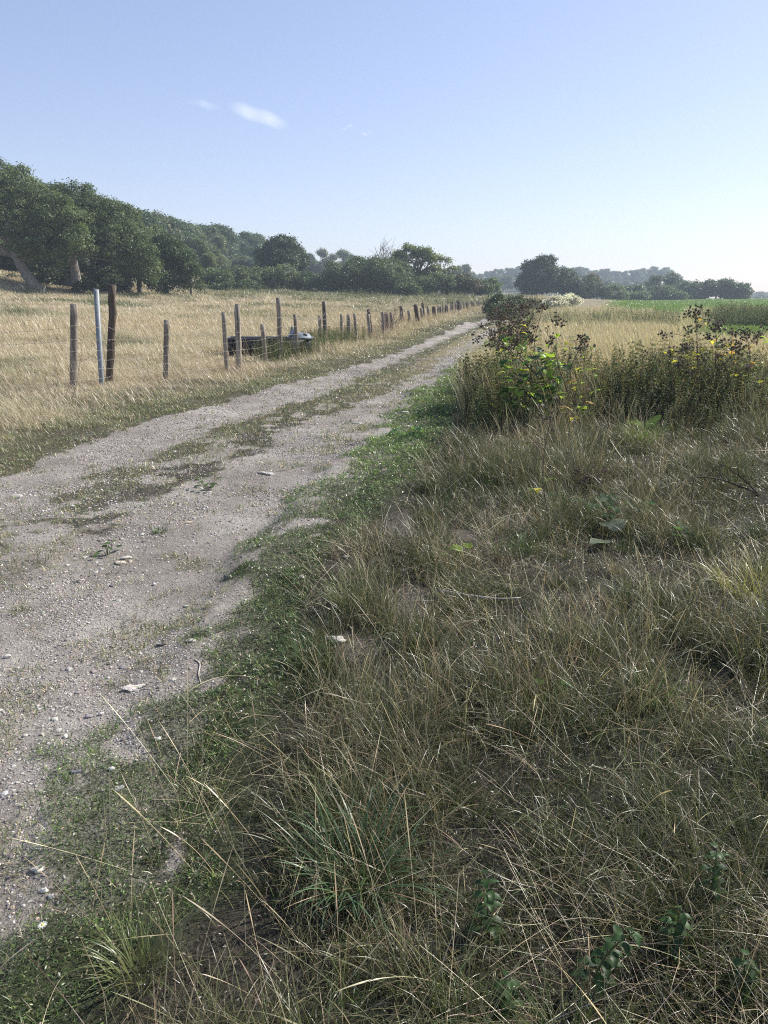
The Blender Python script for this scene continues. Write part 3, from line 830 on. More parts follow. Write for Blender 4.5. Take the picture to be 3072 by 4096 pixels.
# ---------------------------------------------------------------- burdock
def burr_proto():
    r = np.random.default_rng(3); V, T = ICO2; mb = MB()
    mb.add(V * .62, None, T, (.085, .07, .05))
    for i in range(70):
        d = r.normal(size=3); d /= np.linalg.norm(d); o = np.cross(d, [.3, .5, .8]); o /= np.linalg.norm(o)
        k = r.uniform(.95, 1.35); tip = d * k + o * .12
        mb.add([d * .5 - o * .055, d * .5 + o * .055, tip], None, [[0, 1, 2]], np.array([.24, .21, .145]) * r.uniform(.6, 1.7))
    return mb.arrays()
BURR = burr_proto()

def burr_cluster(root, c, n, spread, green=0., size=.0145):
    c = np.asarray(c, float); mb = MB()
    pts = c + rng.normal(0, 1, (n, 3)) * spread * np.array([1, 1, .7])
    tone = np.where(rng.random((n, 1)) < green, np.array([[1.0, 1.5, .9]]), np.array([[.9, .85, .82]])) * rng.uniform(.7, 1.3, (n, 1))
    scatter(mb, BURR, pts[:, 0], pts[:, 1], pts[:, 2], rng.uniform(.75, 1.15, n) * size, rng.uniform(0, 6.28, n), rng.uniform(0, 1.5, n), rng.uniform(0, 6.28, n), tone)
    for p in pts:
        tube(mb, [c - np.array([0, 0, spread * 1.6]), (c + p) / 2 - np.array([0, 0, .004]), p], [.0018, .0014, .001], 3, (.14, .10, .06), cap=False)
    mb.build('burr_cluster', M_stem, root)

def burdock(base, Y, stems, clusters, leaves, lab, stemc=(.13, .085, .07), csize=.019, rad=1.0, tw=40):
    root = empty('burdock_plant', base); tag(root, lab, 'burdock')
    off = np.array(base[:])
    L = lambda p: Vector(p) - Vector(base)
    ms = MB()
    tipspots = []
    for pts, r0, r1, dy in stems:
        q = [L(P(px, py, Y + dy * (i / max(1, len(pts) - 1)))) for i, (px, py) in enumerate(pts)]
        sp = spline(q, 14)
        tube(ms, sp, np.linspace(r0, r1, len(sp)) * rad, 6, stemc, rough=.12)
        for i in range(2, len(sp)):
            tipspots.append(sp[i])
    for k in range(tw):
        a = tipspots[rng.integers(0, len(tipspots))]; d = Vector((rng.normal(), rng.normal() * .8, abs(rng.normal()) * .9 + .25)).normalized() * rng.uniform(.05, .2)
        tube(ms, spline([a, a + d * .5 + Vector((0, 0, .008)), a + d], 3), [.002, .0017, .0013, .001][:len(spline([a, a + d * .5, a + d], 3))], 4, stemc, cap=False)
        if rng.random() < .6: tipspots.append(a + d)
    ms.build('stem', M_stem, root, True)
    for (px, py, n, sp, g, dy) in clusters:
        burr_cluster(root, L(P(px, py, Y + dy)), n, sp, g, csize)
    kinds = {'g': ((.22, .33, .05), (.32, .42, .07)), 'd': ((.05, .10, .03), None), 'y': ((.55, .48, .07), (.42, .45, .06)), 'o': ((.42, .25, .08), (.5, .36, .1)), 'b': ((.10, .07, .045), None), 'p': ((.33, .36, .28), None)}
    for kd in kinds:
        ml = MB(); cnt = 0
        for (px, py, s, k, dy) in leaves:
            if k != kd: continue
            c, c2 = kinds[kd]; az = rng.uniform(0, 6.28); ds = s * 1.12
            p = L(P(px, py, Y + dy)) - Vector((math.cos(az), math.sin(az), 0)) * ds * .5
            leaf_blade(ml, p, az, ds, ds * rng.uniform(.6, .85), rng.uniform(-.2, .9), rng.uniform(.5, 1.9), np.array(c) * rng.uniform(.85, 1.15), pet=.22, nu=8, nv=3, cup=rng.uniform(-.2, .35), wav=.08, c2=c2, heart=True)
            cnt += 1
        if cnt:
            o = ml.build('leaves', M_leaf, root, True)
            o['label'] = {'g': 'fresh green leaves', 'd': 'dark green leaves', 'y': 'yellow leaves', 'o': 'orange withering leaves', 'b': 'brown dead leaves', 'p': 'pale dry leaf'}[kd]
    return root

def c5(l): return [(1900 + x / 2.37, 1150 + y / 2.37) for x, y in l]
def c6(l): return [(2500 + x / 2.9, 1150 + y / 2.9) for x, y in l]
Yb = 8.6
b0 = G(2310, 1745)
st = [(c5([(980, 1330), (900, 1210), (750, 1020), (600, 850), (450, 700), (330, 590), (180, 490), (50, 430)]), .013, .004, .2),
      (c5([(1000, 1330), (900, 1050), (850, 900), (800, 780), (740, 580), (700, 530)]), .009, .003, .1),
      (c5([(1000, 1300), (950, 1050), (900, 800), (980, 600), (1010, 480)]), .008, .003, -.1),
      (c5([(800, 1080), (660, 900), (600, 720), (560, 560), (600, 350), (655, 160)]), .008, .0025, .3),
      (c5([(800, 780), (770, 600), (770, 450), (760, 300)]), .005, .002, .2),
      (c5([(750, 1020), (680, 930), (400, 870), (200, 860), (0, 905), (-40, 930)]), .007, .003, -.3),
      (c5([(900, 1210), (740, 1160), (560, 1100), (460, 1070)]), .006, .003, -.3),
      (c5([(540, 790), (380, 810), (250, 820)]), .004, .002, -.1),
      (c5([(450, 700), (380, 680), (250, 790)]), .004, .002, .1),
      (c5([(330, 590), (340, 420), (430, 260), (500, 200)]), .005, .002, .3),
      (c5([(270, 550), (230, 450), (200, 350), (165, 250)]), .005, .002, .3),
      (c5([(400, 660), (420, 480), (380, 330), (330, 170)]), .005, .002, .4),
      (c5([(1080, 1060), (1080, 800), (1110, 560)]), .004, .002, .3)]
cl = [(20, 460, 9), (30, 500, 6), (150, 550, 8), (655, 160, 10), (640, 190, 7), (500, 195, 5), (520, 460, 12), (545, 480, 10), (750, 280, 8), (790, 320, 10), (820, 340, 8), (725, 500, 12), (700, 535, 10), (1000, 480, 12), (1040, 500, 12),
      (1030, 560, 14), (1010, 580, 10), (10, 880, 7), (300, 1040, 6), (170, 240, 6), (270, 250, 8), (330, 180, 9), (420, 180, 8), (460, 250, 8), (230, 330, 8), (350, 300, 9), (460, 350, 8), (270, 400, 7), (690, 380, 3), (560, 390, 4), (880, 670, 5), (70, 350, 5), (1110, 560, 4), (760, 450, 4)]
cl = [(*c5([(x, y)])[0], n, .034 + .002 * (n > 9), .2, rng.uniform(-.1, .5)) for x, y, n in cl]
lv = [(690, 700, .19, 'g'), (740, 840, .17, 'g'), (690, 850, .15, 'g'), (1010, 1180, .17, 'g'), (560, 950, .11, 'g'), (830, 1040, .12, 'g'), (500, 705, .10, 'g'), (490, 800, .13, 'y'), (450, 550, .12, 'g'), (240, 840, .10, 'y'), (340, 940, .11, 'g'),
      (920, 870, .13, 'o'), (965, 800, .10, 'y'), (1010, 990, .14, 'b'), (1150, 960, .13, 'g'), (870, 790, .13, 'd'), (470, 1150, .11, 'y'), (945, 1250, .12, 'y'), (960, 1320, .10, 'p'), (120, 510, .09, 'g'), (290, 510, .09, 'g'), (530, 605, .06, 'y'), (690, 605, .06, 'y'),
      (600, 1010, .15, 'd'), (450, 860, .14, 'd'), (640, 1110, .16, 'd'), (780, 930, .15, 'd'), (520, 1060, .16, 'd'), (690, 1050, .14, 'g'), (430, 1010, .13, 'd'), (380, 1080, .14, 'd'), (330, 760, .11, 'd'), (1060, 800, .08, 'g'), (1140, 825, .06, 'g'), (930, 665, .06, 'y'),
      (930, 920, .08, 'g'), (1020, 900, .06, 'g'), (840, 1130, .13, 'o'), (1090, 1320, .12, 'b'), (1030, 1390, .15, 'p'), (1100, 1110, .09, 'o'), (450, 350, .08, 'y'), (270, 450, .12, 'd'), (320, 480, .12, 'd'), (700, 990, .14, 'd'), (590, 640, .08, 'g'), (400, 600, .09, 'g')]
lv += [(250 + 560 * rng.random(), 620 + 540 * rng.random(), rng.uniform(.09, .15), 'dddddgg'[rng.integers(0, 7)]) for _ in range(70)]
lv += [(150 + 1000 * rng.random(), 420 + 800 * rng.random(), rng.uniform(.035, .075), 'ddggggyy'[rng.integers(0, 8)]) for _ in range(110)]
lv = [(*c5([(x, y)])[0], s, k, rng.uniform(-.25, .3)) for x, y, s, k in lv]
burdock(b0, Yb, st, cl, lv, 'leaning burdock with yellow green leaves beside the track', tw=90)

# bushy dead looking burdock just behind it
Y2 = 10.6
b1 = Vector((P(2060, 1500, Y2).x, Y2, float(height(P(2060, 1500, Y2).x, Y2))))
bp_ = P(2060, 1500, Y2)
st = []
for k in range(11):
    a = rng.uniform(-1, 1)
    pts = [(2060 + a * 14, 1590), (2050 + a * 50, 1440), (2040 + a * 95 + rng.normal(0, 12), 1320), (2030 + a * 115 + rng.normal(0, 20), 1225 + abs(a) * 50 + rng.uniform(0, 50))]
    st.append((pts, .006, .002, rng.uniform(-.4, .4)))
cl = [(1975 + rng.random() * 160 - 10, 1215 + rng.random() ** .8 * 170, 12, .05, .05, rng.uniform(-.4, .4)) for k in range(46)]
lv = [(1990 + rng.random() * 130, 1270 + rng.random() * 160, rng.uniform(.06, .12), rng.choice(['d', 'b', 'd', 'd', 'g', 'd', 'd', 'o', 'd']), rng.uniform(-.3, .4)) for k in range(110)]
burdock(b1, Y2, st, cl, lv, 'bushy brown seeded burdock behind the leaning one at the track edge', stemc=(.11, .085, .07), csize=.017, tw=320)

# right burdock
Y3 = 9.3
b2 = Vector((P(2830, 1600, Y3).x, Y3, float(height(P(2830, 1600, Y3).x, Y3))))
st = [(c6([(870, 1700), (840, 1250), (850, 1000), (835, 640), (835, 480), (820, 380), (850, 280)]), .009, .003, 0),
      (c6([(900, 1700), (1060, 1200), (1050, 900), (1060, 600), (1050, 480), (1080, 410)]), .010, .003, .1),
      (c6([(1100, 1700), (1300, 1250), (1440, 1000), (1450, 800), (1420, 600), (1380, 540)]), .007, .003, .2),
      (c6([(835, 640), (700, 570), (560, 540), (440, 545)]), .004, .002, -.2),
      (c6([(850, 1000), (740, 870), (600, 815), (480, 790), (260, 770)]), .004, .002, -.2),
      (c6([(1055, 1000), (950, 880), (820, 760), (700, 690)]), .004, .002, -.1),
      (c6([(1050, 780), (940, 720), (860, 695), (660, 690)]), .004, .002, .2),
      (c6([(1050, 1000), (1200, 920), (1400, 835), (1600, 820)]), .005, .002, .1),
      (c6([(1060, 600), (1130, 520), (1210, 490), (1260, 500)]), .004, .002, .1),
      (c6([(1100, 700), (1240, 580), (1350, 540), (1480, 540)]), .004, .002, .2),
      (c6([(1430, 680), (1500, 610), (1560, 570), (1630, 510)]), .004, .002, .1),
      (c6([(840, 1100), (740, 1000), (700, 940), (640, 880)]), .004, .002, -.1),
      (c6([(1440, 1300), (1560, 1100), (1640, 1000), (1760, 900)]), .005, .002, 0),
      (c6([(1060, 1150), (1200, 1000), (1150, 920)]), .004, .002, -.1)]
cl = [(715, 295, 8, .5), (690, 320, 5, .5), (775, 310, 7, .5), (820, 320, 7, .4), (880, 255, 10, .3), (820, 262, 6, .3), (935, 290, 7, .4), (980, 362, 9, .9), (840, 445, 14, .6), (740, 500, 12, .9), (450, 540, 6, .1), (440, 550, 4, .1), (480, 515, 4, .1), (560, 720, 9, .1), (540, 765, 9, .1),
      (660, 680, 8, .2), (720, 685, 8, .2), (680, 730, 9, .2), (780, 690, 6, .2), (640, 850, 9, 0), (630, 900, 9, 0), (680, 880, 6, .1), (1040, 440, 9, .2), (1040, 475, 9, .3), (1080, 400, 8, 0), (1130, 405, 7, 0), (960, 560, 10, 0), (990, 580, 8, 0), (1090, 480, 7, 0), (1205, 490, 8, .1),
      (1245, 515, 9, .1), (1290, 535, 8, .4), (1360, 500, 12, .6), (1380, 530, 9, .5), (1440, 540, 12, .2), (1420, 580, 7, .2), (1545, 570, 9, 0), (1500, 600, 7, 0), (1615, 510, 9, .1), (1270, 670, 10, .4), (1300, 700, 10, .2), (1340, 690, 8, .2), (1330, 740, 7, 0), (1240, 720, 7, 0),
      (1130, 890, 10, .1), (1090, 925, 9, .1), (1160, 940, 9, .1), (1110, 975, 6, .1), (700, 950, 8, .3), (740, 990, 8, .3), (880, 850, 8, .1), (910, 790, 7, .4), (950, 800, 6, .3), (1510, 1090, 8, .7), (1500, 1140, 9, .7), (1560, 1180, 11, .1), (1600, 1220, 9, .1), (940, 1380, 7, .1), (1080, 1225, 3, .5), (1130, 600, 6, 0), (1080, 680, 7, 0), (260, 772, 4, .1), (790, 1000, 5, .2), (1340, 620, 7, 0), (1250, 380 + 420, 6, .1)]
cl = [(*c6([(x, y)])[0], n, .036, g, rng.uniform(-.3, .4)) for x, y, n, g in cl]
lv = [(575, 880, .09, 'y'), (750, 610, .10, 'y'), (800, 840, .11, 'y'), (760, 830, .09, 'y'), (1000, 620, .08, 'y'), (880, 350, .07, 'o'), (690, 530, .06, 'y'), (1100, 720, .17, 'b'), (1110, 790, .15, 'b'), (1210, 800, .09, 'g'), (1420, 1010, .11, 'y'), (1450, 690, .10, 'y'), (1470, 700, .08, 'o'), (1580, 715, .08, 'y'), (1450, 900, .18, 'b'),
      (1480, 905, .09, 'y'), (1350, 1150, .12, 'o'), (800, 395, .08, 'g'), (925, 405, .05, 'y'), (1080, 715, .07, 'g'), (940, 690, .09, 'y'), (1240, 790, .09, 'o'), (470, 770, .07, 'y'), (600, 790, .08, 'y'), (1540, 745, .09, 'b'), (800, 790, .07, 'y'), (880, 940, .07, 'y'), (1200, 940, .07, 'y'), (1300, 1010, .07, 'y'), (650, 970, .09, 'o'), (1590, 850, .08, 'y'), (1320, 920, .10, 'b'),
      (1000, 750, .08, 'y'), (1270, 855, .07, 'o'), (790, 890, .07, 'y'), (1360, 1090, .08, 'y'), (1380, 1250, .08, 'y'), (1330, 1300, .06, 'g'), (900, 730, .06, 'y'), (1160, 700, .10, 'b'), (1130, 770, .10, 'o'), (550, 1250, .12, 'd'), (700, 1120, .10, 'd'), (620, 1060, .08, 'g'), (1640, 660, .12, 'g'), (1620, 630, .10, 'g')]
lv += [(560 + 1080 * rng.random(), 600 + 720 * rng.random() ** 1.2, rng.uniform(.04, .085), 'yyybbogd'[rng.integers(0, 8)]) for _ in range(80)]
lv = [(*c6([(x, y)])[0], s, k, rng.uniform(-.25, .35)) for x, y, s, k in lv]
burdock(b2, Y3, st, cl, lv, 'tall burdock with yellow leaves and round burrs on the right', tw=120)

# small plant with one burr head in the near grass
b3 = G(2195, 2075)
st = [([(2195, 2075), (2172, 1930), (2178, 1800), (2200, 1690), (2208, 1640)], .0045, .002, 0), ([(2176, 1850), (2150, 1800), (2140, 1760)], .002, .001, 0)]
cl = [(2180, 1670, 8, .016, 0, 0), (2205, 1655, 9, .016, 0, 0), (2210, 1710, 5, .014, 0, 0)]
burdock(b3, b3.y, st, cl, [(2150, 1960, .07, 'y', 0), (2205, 1980, .08, 'd', 0)], 'single dead burdock stem with a dark burr head in the long grass', csize=.010, tw=14, rad=1.0, stemc=(.10, .07, .055))
# collapsed dead head
b4 = G(2360, 1960)
st = [([(2300, 1975), (2340, 1930), (2390, 1900)], .004, .002, 0), ([(2420, 1980), (2400, 1920), (2350, 1880)], .004, .002, 0), ([(2180, 1900), (2280, 1950), (2400, 1990)], .004, .003, 0)]
cl = [(2300 + rng.random() * 120, 1880 + rng.random() * 90, 9, .02, 0, rng.uniform(-.1, .2)) for k in range(9)]
burdock(b4, b4.y, st, cl, [(2330 + rng.random() * 100, 1890 + rng.random() * 80, .09, 'b', 0) for k in range(10)], 'collapsed dark brown burdock head lying in the grass', csize=.011, tw=30, stemc=(.09, .055, .045))

def leaf_patch(px, py, n, spread, size, c, lab, name='leafy_plant', cat='plant', jitc=.2, rise=.7, heart=True, c2=None):
    g = G(px, py); r = empty(name, g); tag(r, lab, cat)
    ms = MB(); ml = MB()
    for k in range(n):
        a = rng.uniform(0, 6.28); q = Vector((math.cos(a), math.sin(a), 0)) * spread * rng.random() ** .6
        z = float(height(g.x + q.x, g.y + q.y)) - g.z
        hgt = rng.uniform(.03, .10)
        top = np.array([q.x, q.y, z + hgt])
        tube(ms, [(q.x * .04, q.y * .04, -.01), (q.x * .75, q.y * .75, z + hgt * .6), top], [.0022, .0018, .0015], 5, np.array(c) * .9)
        leaf_blade(ml, top, a + rng.normal(0, .6), size * rng.uniform(.7, 1.2), size * rng.uniform(.55, .8), rng.uniform(-.1, rise), rng.uniform(.3, 1.3), np.array(c) * (1 + rng.normal(0, jitc)), pet=.08, nu=8, nv=3, cup=.15, wav=.06, heart=heart, c2=c2)
    ms.build('stem', M_stem, r); ml.build('leaves', M_leaf, r, True)
leaf_patch(2185, 2790, 7, .05, .065, (.09, .20, .035), 'bright green mallow like leaves in the mid verge grass')
leaf_patch(2440, 2060, 16, .24, .15, (.06, .13, .04), 'broad dark burdock leaves low on the ground below the dead head')
leaf_patch(2440, 2170, 3, .08, .16, (.22, .27, .17), 'pale wilted burdock leaves on the ground')
leaf_patch(1850, 2245, 4, .08, .09, (.25, .36, .05), 'yellow green wilted leaves lying in the grass')
leaf_patch(2570, 1745, 3, .10, .22, (.22, .36, .05), 'large bright leaf at the foot of the nettle bed')
leaf_patch(2120, 1960, 4, .09, .12, (.14, .24, .05), 'few yellow green leaves at the foot of the single stem', c2=(.3, .4, .08))
leaf_patch(2740, 2170, 4, .07, .10, (.10, .22, .05), 'small bright leaves in the right verge grass')
leaf_patch(830, 1955, 9, .12, .06, (.07, .12, .035), 'low rosette of leaves in the middle of the track', rise=.3)
leaf_patch(430, 2220, 8, .10, .05, (.09, .14, .04), 'small dock rosette in the gravel near the pale stones', rise=.3)
leaf_patch(1640, 1745, 9, .16, .16, (.10, .21, .05), 'broad leaved dock in the bright turf beside the track', rise=.6, heart=False)

# wide bladed grass clump
def grass_clump(px, py, n, sp, h, w, c, lab, bend=1.6):
    g = G(px, py); mb = MB(); a = rng.uniform(0, 6.283, n); r = sp * rng.random(n) ** .7
    x = g.x + np.cos(a) * r; y = g.y + np.sin(a) * r
    blades(mb, x, y, rng.uniform(.5, 1.0, n) * h, rng.uniform(.6, 1.1, n) * w, a + rng.normal(0, .6, n), rng.uniform(.1, .7, n), rng.uniform(.4, bend, n), jit(c, n, .2), 8, twist=.25)
    o = mb.build('grass_clump', M_grass); tag(o, lab, 'grass clump')
grass_clump(1430, 3560, 150, .10, .34, .0065, (.075, .125, .055), 'wide bladed blue green grass clump in the near verge', 2.0)
grass_clump(1380, 3320, 80, .08, .28, .0055, (.08, .13, .05), 'smaller green grass clump above the wide bladed one', 2.0)
grass_clump(2620, 2830, 60, .05, .26, .005, (.13, .22, .05), 'bright green grass tuft in the right of the verge')
grass_clump(1400, 2420, 240, .11, .24, .004, (.10, .14, .045), 'green tuft beside the bare patch and pale stone')
grass_clump(640, 2130, 90, .05, .07, .004, (.09, .14, .045), 'small grass tuft growing in the gravel')
grass_clump(90, 2450, 60, .05, .08, .0035, (.15, .16, .07), 'dull grass tuft at the left edge of the gravel')
grass_clump(2560, 1780, 140, .14, .42, .007, (.19, .28, .05), 'yellow green tall grass clump before the nettle bed')
grass_clump(1240, 2640, 200, .10, .16, .004, (.07, .12, .035), 'dark green low tuft left of the pale stone')
grass_clump(3020, 2400, 160, .18, .40, .0045, (.34, .33, .10), 'yellowing grass clump at the right edge')
grass_clump(560, 3900, 140, .07, .20, .0035, (.15, .17, .07), 'dry tipped grass clump near the bottom left')

# long loose near stems
def near_stems():
    mb = MB()
    N_ = 170; y = rng.uniform(1.05, 2.8, N_); x = Rx(y) + .15 + rng.random(N_) * (1.0 + y * .8)
    k = np.abs(x) < .62 * y + .5; x, y = x[k], y[k]; n = len(x)
    blades(mb, x, y, rng.uniform(.22, .5, n), rng.uniform(.0016, .0024, n), rng.uniform(0, 6.28, n), rng.uniform(.1, 1.1, n), rng.uniform(-.1, 1.2, n), jit(STRAW * 1.15, n, .3), 14, prof='seed', twist=1.3)
    N_ = 60; y = rng.uniform(1.1, 2.2, N_); x = rng.uniform(-.75, .1, N_)
    blades(mb, x, y, rng.uniform(.25, .5, N_), rng.uniform(.0018, .0026, N_), rng.normal(2.3, .8, N_), rng.uniform(.2, .9, N_), rng.uniform(0, .5, N_), jit(STRAW * 1.1, N_), 12, prof='seed', twist=1.3)
    tag(mb.build('straw_stems', M_grass), 'long pale seed stems sticking out of the near grass', 'grass', kind='stuff')
near_stems()

# daisy
def daisy():
    g = G(165, 3760); r = empty('mayweed_flower', g); tag(r, 'white mayweed flower at the bottom left', 'flower')
    top = np.array([.01, .0, .05])
    ms = MB(); tube(ms, [(0, 0, -.005), (.004, 0, .03), top], [.001, .0009, .0008], 5, (.12, .2, .06)); ms.build('stem', M_stem, r)
    mp = MB()
    for k in range(11): leaf_blade(mp, top, k * 6.283 / 11, .011, .006, .1, .5, (.8, .8, .78), pet=.2, nu=4, cup=0)
    mp.build('petals', M_leaf, r)
    mc = MB(); mc.add(ICO2[0] * np.array([.0035, .0035, .0028]) + top, None, ICO2[1], (.7, .5, .06)); mc.build('flower_centre', M_stem, r, True)
daisy()

# ---------------------------------------------------------------- stones, sticks
def stone(px, py, s, c, lab, flat=.55, ax=(1, 1), rot=0, name='stone'):
    g = G(px, py); V, Q, T, C = rock_proto(ICO3, flat, .04, 9)
    V = V * np.array([ax[0], ax[1], 1]) * s
    V = V + (fbm(V[:, 0] * 3, V[:, 1] * 3 + V[:, 2] * 2, 5, 3, s) - .5)[:, None] * s * .25
    mb = MB().add(V, None, T, c); o = mb.build(name, M_stone, loc=(g.x, g.y, g.z + s * flat * .3)); o.rotation_euler.z = rot
    tag(o, lab, 'stone')
W1 = (.52, .48, .42); W2 = (.42, .385, .34); D1 = (.13, .12, .12)
stone(1345, 2565, .040, W1, 'pale angular stone in the bare patch of the verge', .6, (1.15, .8))
stone(905, 2318, .024, D1, 'dark flint casting a shadow on the track near the turf', .9, (1.2, .8), 2.3)
stone(748, 2428, .017, W1, 'pale upright pebble in the middle of the right rut', .9)
stone(505, 2235, .032, W1, 'pale block shaped stone in the gravel cluster', .5, (1.3, .8), .3)
stone(480, 2252, .040, (.58, .5, .4), 'flat buff stone below the pale block shaped one', .3, (1.5, .8), .1)
stone(1065, 1898, .075, W2, 'long flat pale stone set in the track', .22, (1.6, .6), -.5)
stone(750, 2093, .030, (.42, .33, .26), 'brown log shaped stone on the centre of the track', .5, (1.8, .6), .6)
stone(150, 3600 - 120, .017, W1, 'cream stone at the lower left gravel edge', .6, (1.4, .9))
stone(178, 3566, .010, (.72, .66, .6), 'small white round pebble among the near weeds', .85)
stone(205, 3590, .0125, (.4, .37, .36), 'grey rounded pebble beside the small white one', .8)
stone(300, 3090, .018, (.16, .16, .18), 'dark grey oval pebble at the gravel edge', .5, (1.4, .8))
stone(262, 2948, .013, (.6, .57, .53), 'split pale pebble above the dark oval pebble', .8)
stone(445, 3080, .014, (.6, .57, .52), 'pale lump of flint in the turf edge', .8, (1.2, .8))
stone(630, 2955, .016, (.55, .52, .48), 'pale stone half sunk in the green turf', .5, (1.2, .8))
stone(475, 3155, .020, (.36, .34, .35), 'large grey pebble half sunk in the weeds', .4, (1.2, 1))
stone(690, 2722, .017, W2, 'pale pebble beside the turf edge in the right rut', .6)
stone(650, 2580, .02, (.1, .1, .1), 'dark flat stone in the lower right rut', .4, (1.4, .8))
stone(540, 2755, .055, (.52, .47, .43), 'flat chalk patch pressed into the track', .12, (1.3, .8))
stone(770, 2563, .022, W1, 'white flat stone near the lower turf edge', .35, (1.3, .8))
stone(1620, 1650, .05, (.7, .66, .6), 'bright white chalk stone at the edge of the turf', .35, (1.5, .8))
stone(1430, 1695, .05, (.6, .55, .5), 'pale flat stone in the right rut farther on', .3, (1.6, .7))
stone(1410, 1782, .028, (.12, .1, .1), 'dark stone on the right rut beside the turf', .8)
stone(340, 2232, .018, W1, 'rounded white pebble left of the gravel cluster', .7)
stone(30, 2630, .022, W1, 'pale chipped stone at the left edge of the track', .6)
stone(325, 2325, .024, (.45, .38, .32), 'brownish stone with a dark shadow in the left of the track', .5, (1.4, .8), .4)
stone(1380, 2230, .026, W1, 'white flint on the bare spur of the verge', .6, (1.3, .8))
stone(1205, 2310, .018, W1, 'small white stone in the green turf edge', .7)
stone(70, 1985, .055, W2, 'flat pale stone at the upper left of the track', .2, (1.6, .8))

def stick(pts, r0, r1, c, lab, name='stick', twigs=(), lift=.02, mat=None, n=14):
    ps = [G(px, py) + Vector((0, 0, lift)) for px, py in pts]; b = ps[0].copy()
    mb = MB(); sp = spline([p - b for p in ps], n); tube(mb, sp, np.linspace(r0, r1, len(sp)), 7, c, rough=.15)
    for tw_ in twigs:
        q = [G(px, py) + Vector((0, 0, lift + .03 * i)) - b for i, (px, py) in enumerate(tw_)]; s2 = spline(q, 6); tube(mb, s2, np.linspace(r0 * .5, r1 * .6, len(s2)), 5, c, rough=.1)
    o = mb.build(name, mat or M_bark, loc=b); tag(o, lab, 'stick')
stick([(1755, 2402), (1800, 2412), (1870, 2422), (1990, 2436), (2080, 2432)], .012, .003, (.42, .38, .32), 'pale broken stick lying in the verge grass', lift=.06)
def raised_stick(pts, Y, r0, r1, c, lab, tw_=()):
    ps = [P(px, py, Y + i * .06) for i, (px, py) in enumerate(pts)]; b = ps[-1].copy(); mb = MB()
    sp = spline([p - b for p in ps], 16); tube(mb, sp, np.linspace(r1, r0, len(sp)), 6, c, rough=.12)
    for t_ in tw_:
        q = spline([P(px, py, Y + .05 * i) - b for i, (px, py) in enumerate(t_)], 6); tube(mb, q, np.linspace(r1, r1 * .4, len(q)), 4, c)
    tag(mb.build('dead_branch', M_bark, loc=b), lab, 'branch')
raised_stick([(2765, 2010), (2772, 1940), (2786, 1909), (2850, 1912), (2910, 1925), (2960, 1948), (3010, 1965), (3090, 2040), (3120, 2080)], 5.2, .008, .004, (.045, .035, .03), 'dark bent dead stem arching over the right verge', [[(2895, 1918), (2870, 1880), (2850, 1860)], [(2920, 1930), (2900, 1900), (2870, 1880)]])
raised_stick([(2880, 1858), (2900, 1860), (2920, 1878), (2955, 1902), (2995, 1935), (3030, 1975), (3090, 2015), (3130, 2050)], 5.3, .007, .003, (.045, .035, .03), 'second dark dead stem above the bent one on the right', [[(2955, 1902), (2950, 1860), (2935, 1820)], [(2900, 1860), (2870, 1868), (2840, 1870)]])
raised_stick([(1700, 2045), (1745, 2070), (1790, 2120), (1830, 2180)], 4.9, .004, .002, (.05, .04, .035), 'thin dark stem leaning in the grass beside the spur')
stick([(780, 2640), (800, 2660), (795, 2700), (805, 2740)], .003, .002, (.5, .44, .36), 'thin pale twig on the gravel', lift=.005)

# ---------------------------------------------------------------- fence
fence = empty('wire_fence', (-5.5, 12.7, 0)); tag(fence, 'barbed wire and netting fence with uneven old wooden posts', 'fence')
FO = Vector((-5.5, 12.7, 0))
WOODG = (.25, .215, .17); WOODD = (.12, .09, .075)
def post(px0, py0, Y, px1, py1, r, c, lab=None, rough=.05, wob=.0):
    top = P(px1, py1, Y); bx = P(px0, py0, Y).x
    zb = float(height(bx, Y)) - .15
    a = Vector((bx, Y, zb)) - FO; b = top - FO
    mb = MB(); m = 9; n = 12
    pts = [a.lerp(b, i / (m - 1)) + Vector((rng.normal(0, wob), 0, 0)) * (0 < i < m - 1) for i in range(m)]
    rr = np.linspace(r * 1.05, r * .97, m)
    tube(mb, pts, rr, n, c, rough=rough)
    # chamfered head
    d = (b - a).normalized()
    tube(mb, [b - d * .001, b + d * r * .18], [r * .95, r * .72], n, np.array(c) * 1.25, rough=rough * .5)
    o = mb.build('post', M_wood, fence)
    if lab: o['label'] = lab
    return a + FO, b + FO
POSTS = []
def ap(*a, **k):
    POSTS.append(post(*a, **k))
ap(-230, 1600, 11.6, -210, 1235, .055, WOODG)
ap(291, 1560, 12.8, 296, 1218, .063, WOODG)
ap(428, 1522, 13.6, 452, 1142, .064, (.11, .085, .065), 'tall dark split timber post', rough=.16, wob=.012)
ap(659, 1492, 14.5, 667, 1281, .058, WOODG)
ap(908, 1485, 15.6, 894, 1250, .048, WOODG)
ap(953, 1483, 15.8, 951, 1217, .062, (.30, .26, .21), 'stout post with a cut top left of the trough', wob=.006)
ap(1063, 1438, 17.6, 1049, 1298, .052, WOODG)
ap(1122, 1409, 18.4, 1114, 1192, .062, WOODG, 'tallest round post in front of the trough')
ap(1188, 1393, 18.9, 1180, 1258, .050, WOODG)
ap(1283, 1354, 22.5, 1279, 1263, .052, WOODG)
ap(1303, 1350, 23.2, 1295, 1207, .066, (.17, .14, .12))
ap(1367, 1363, 25.0, 1366, 1258, .052, WOODG)
ap(1398, 1363, 25.4, 1394, 1260, .075, WOODG)
ap(1429, 1365, 25.8, 1418, 1255, .055, WOODG)
ap(1482, 1346, 28.0, 1472, 1258, .062, WOODG)
ap(1489, 1346, 28.6, 1473, 1238, .068, WOODD)
ap(1533, 1352, 29.5, 1531, 1249, .06, WOODG)
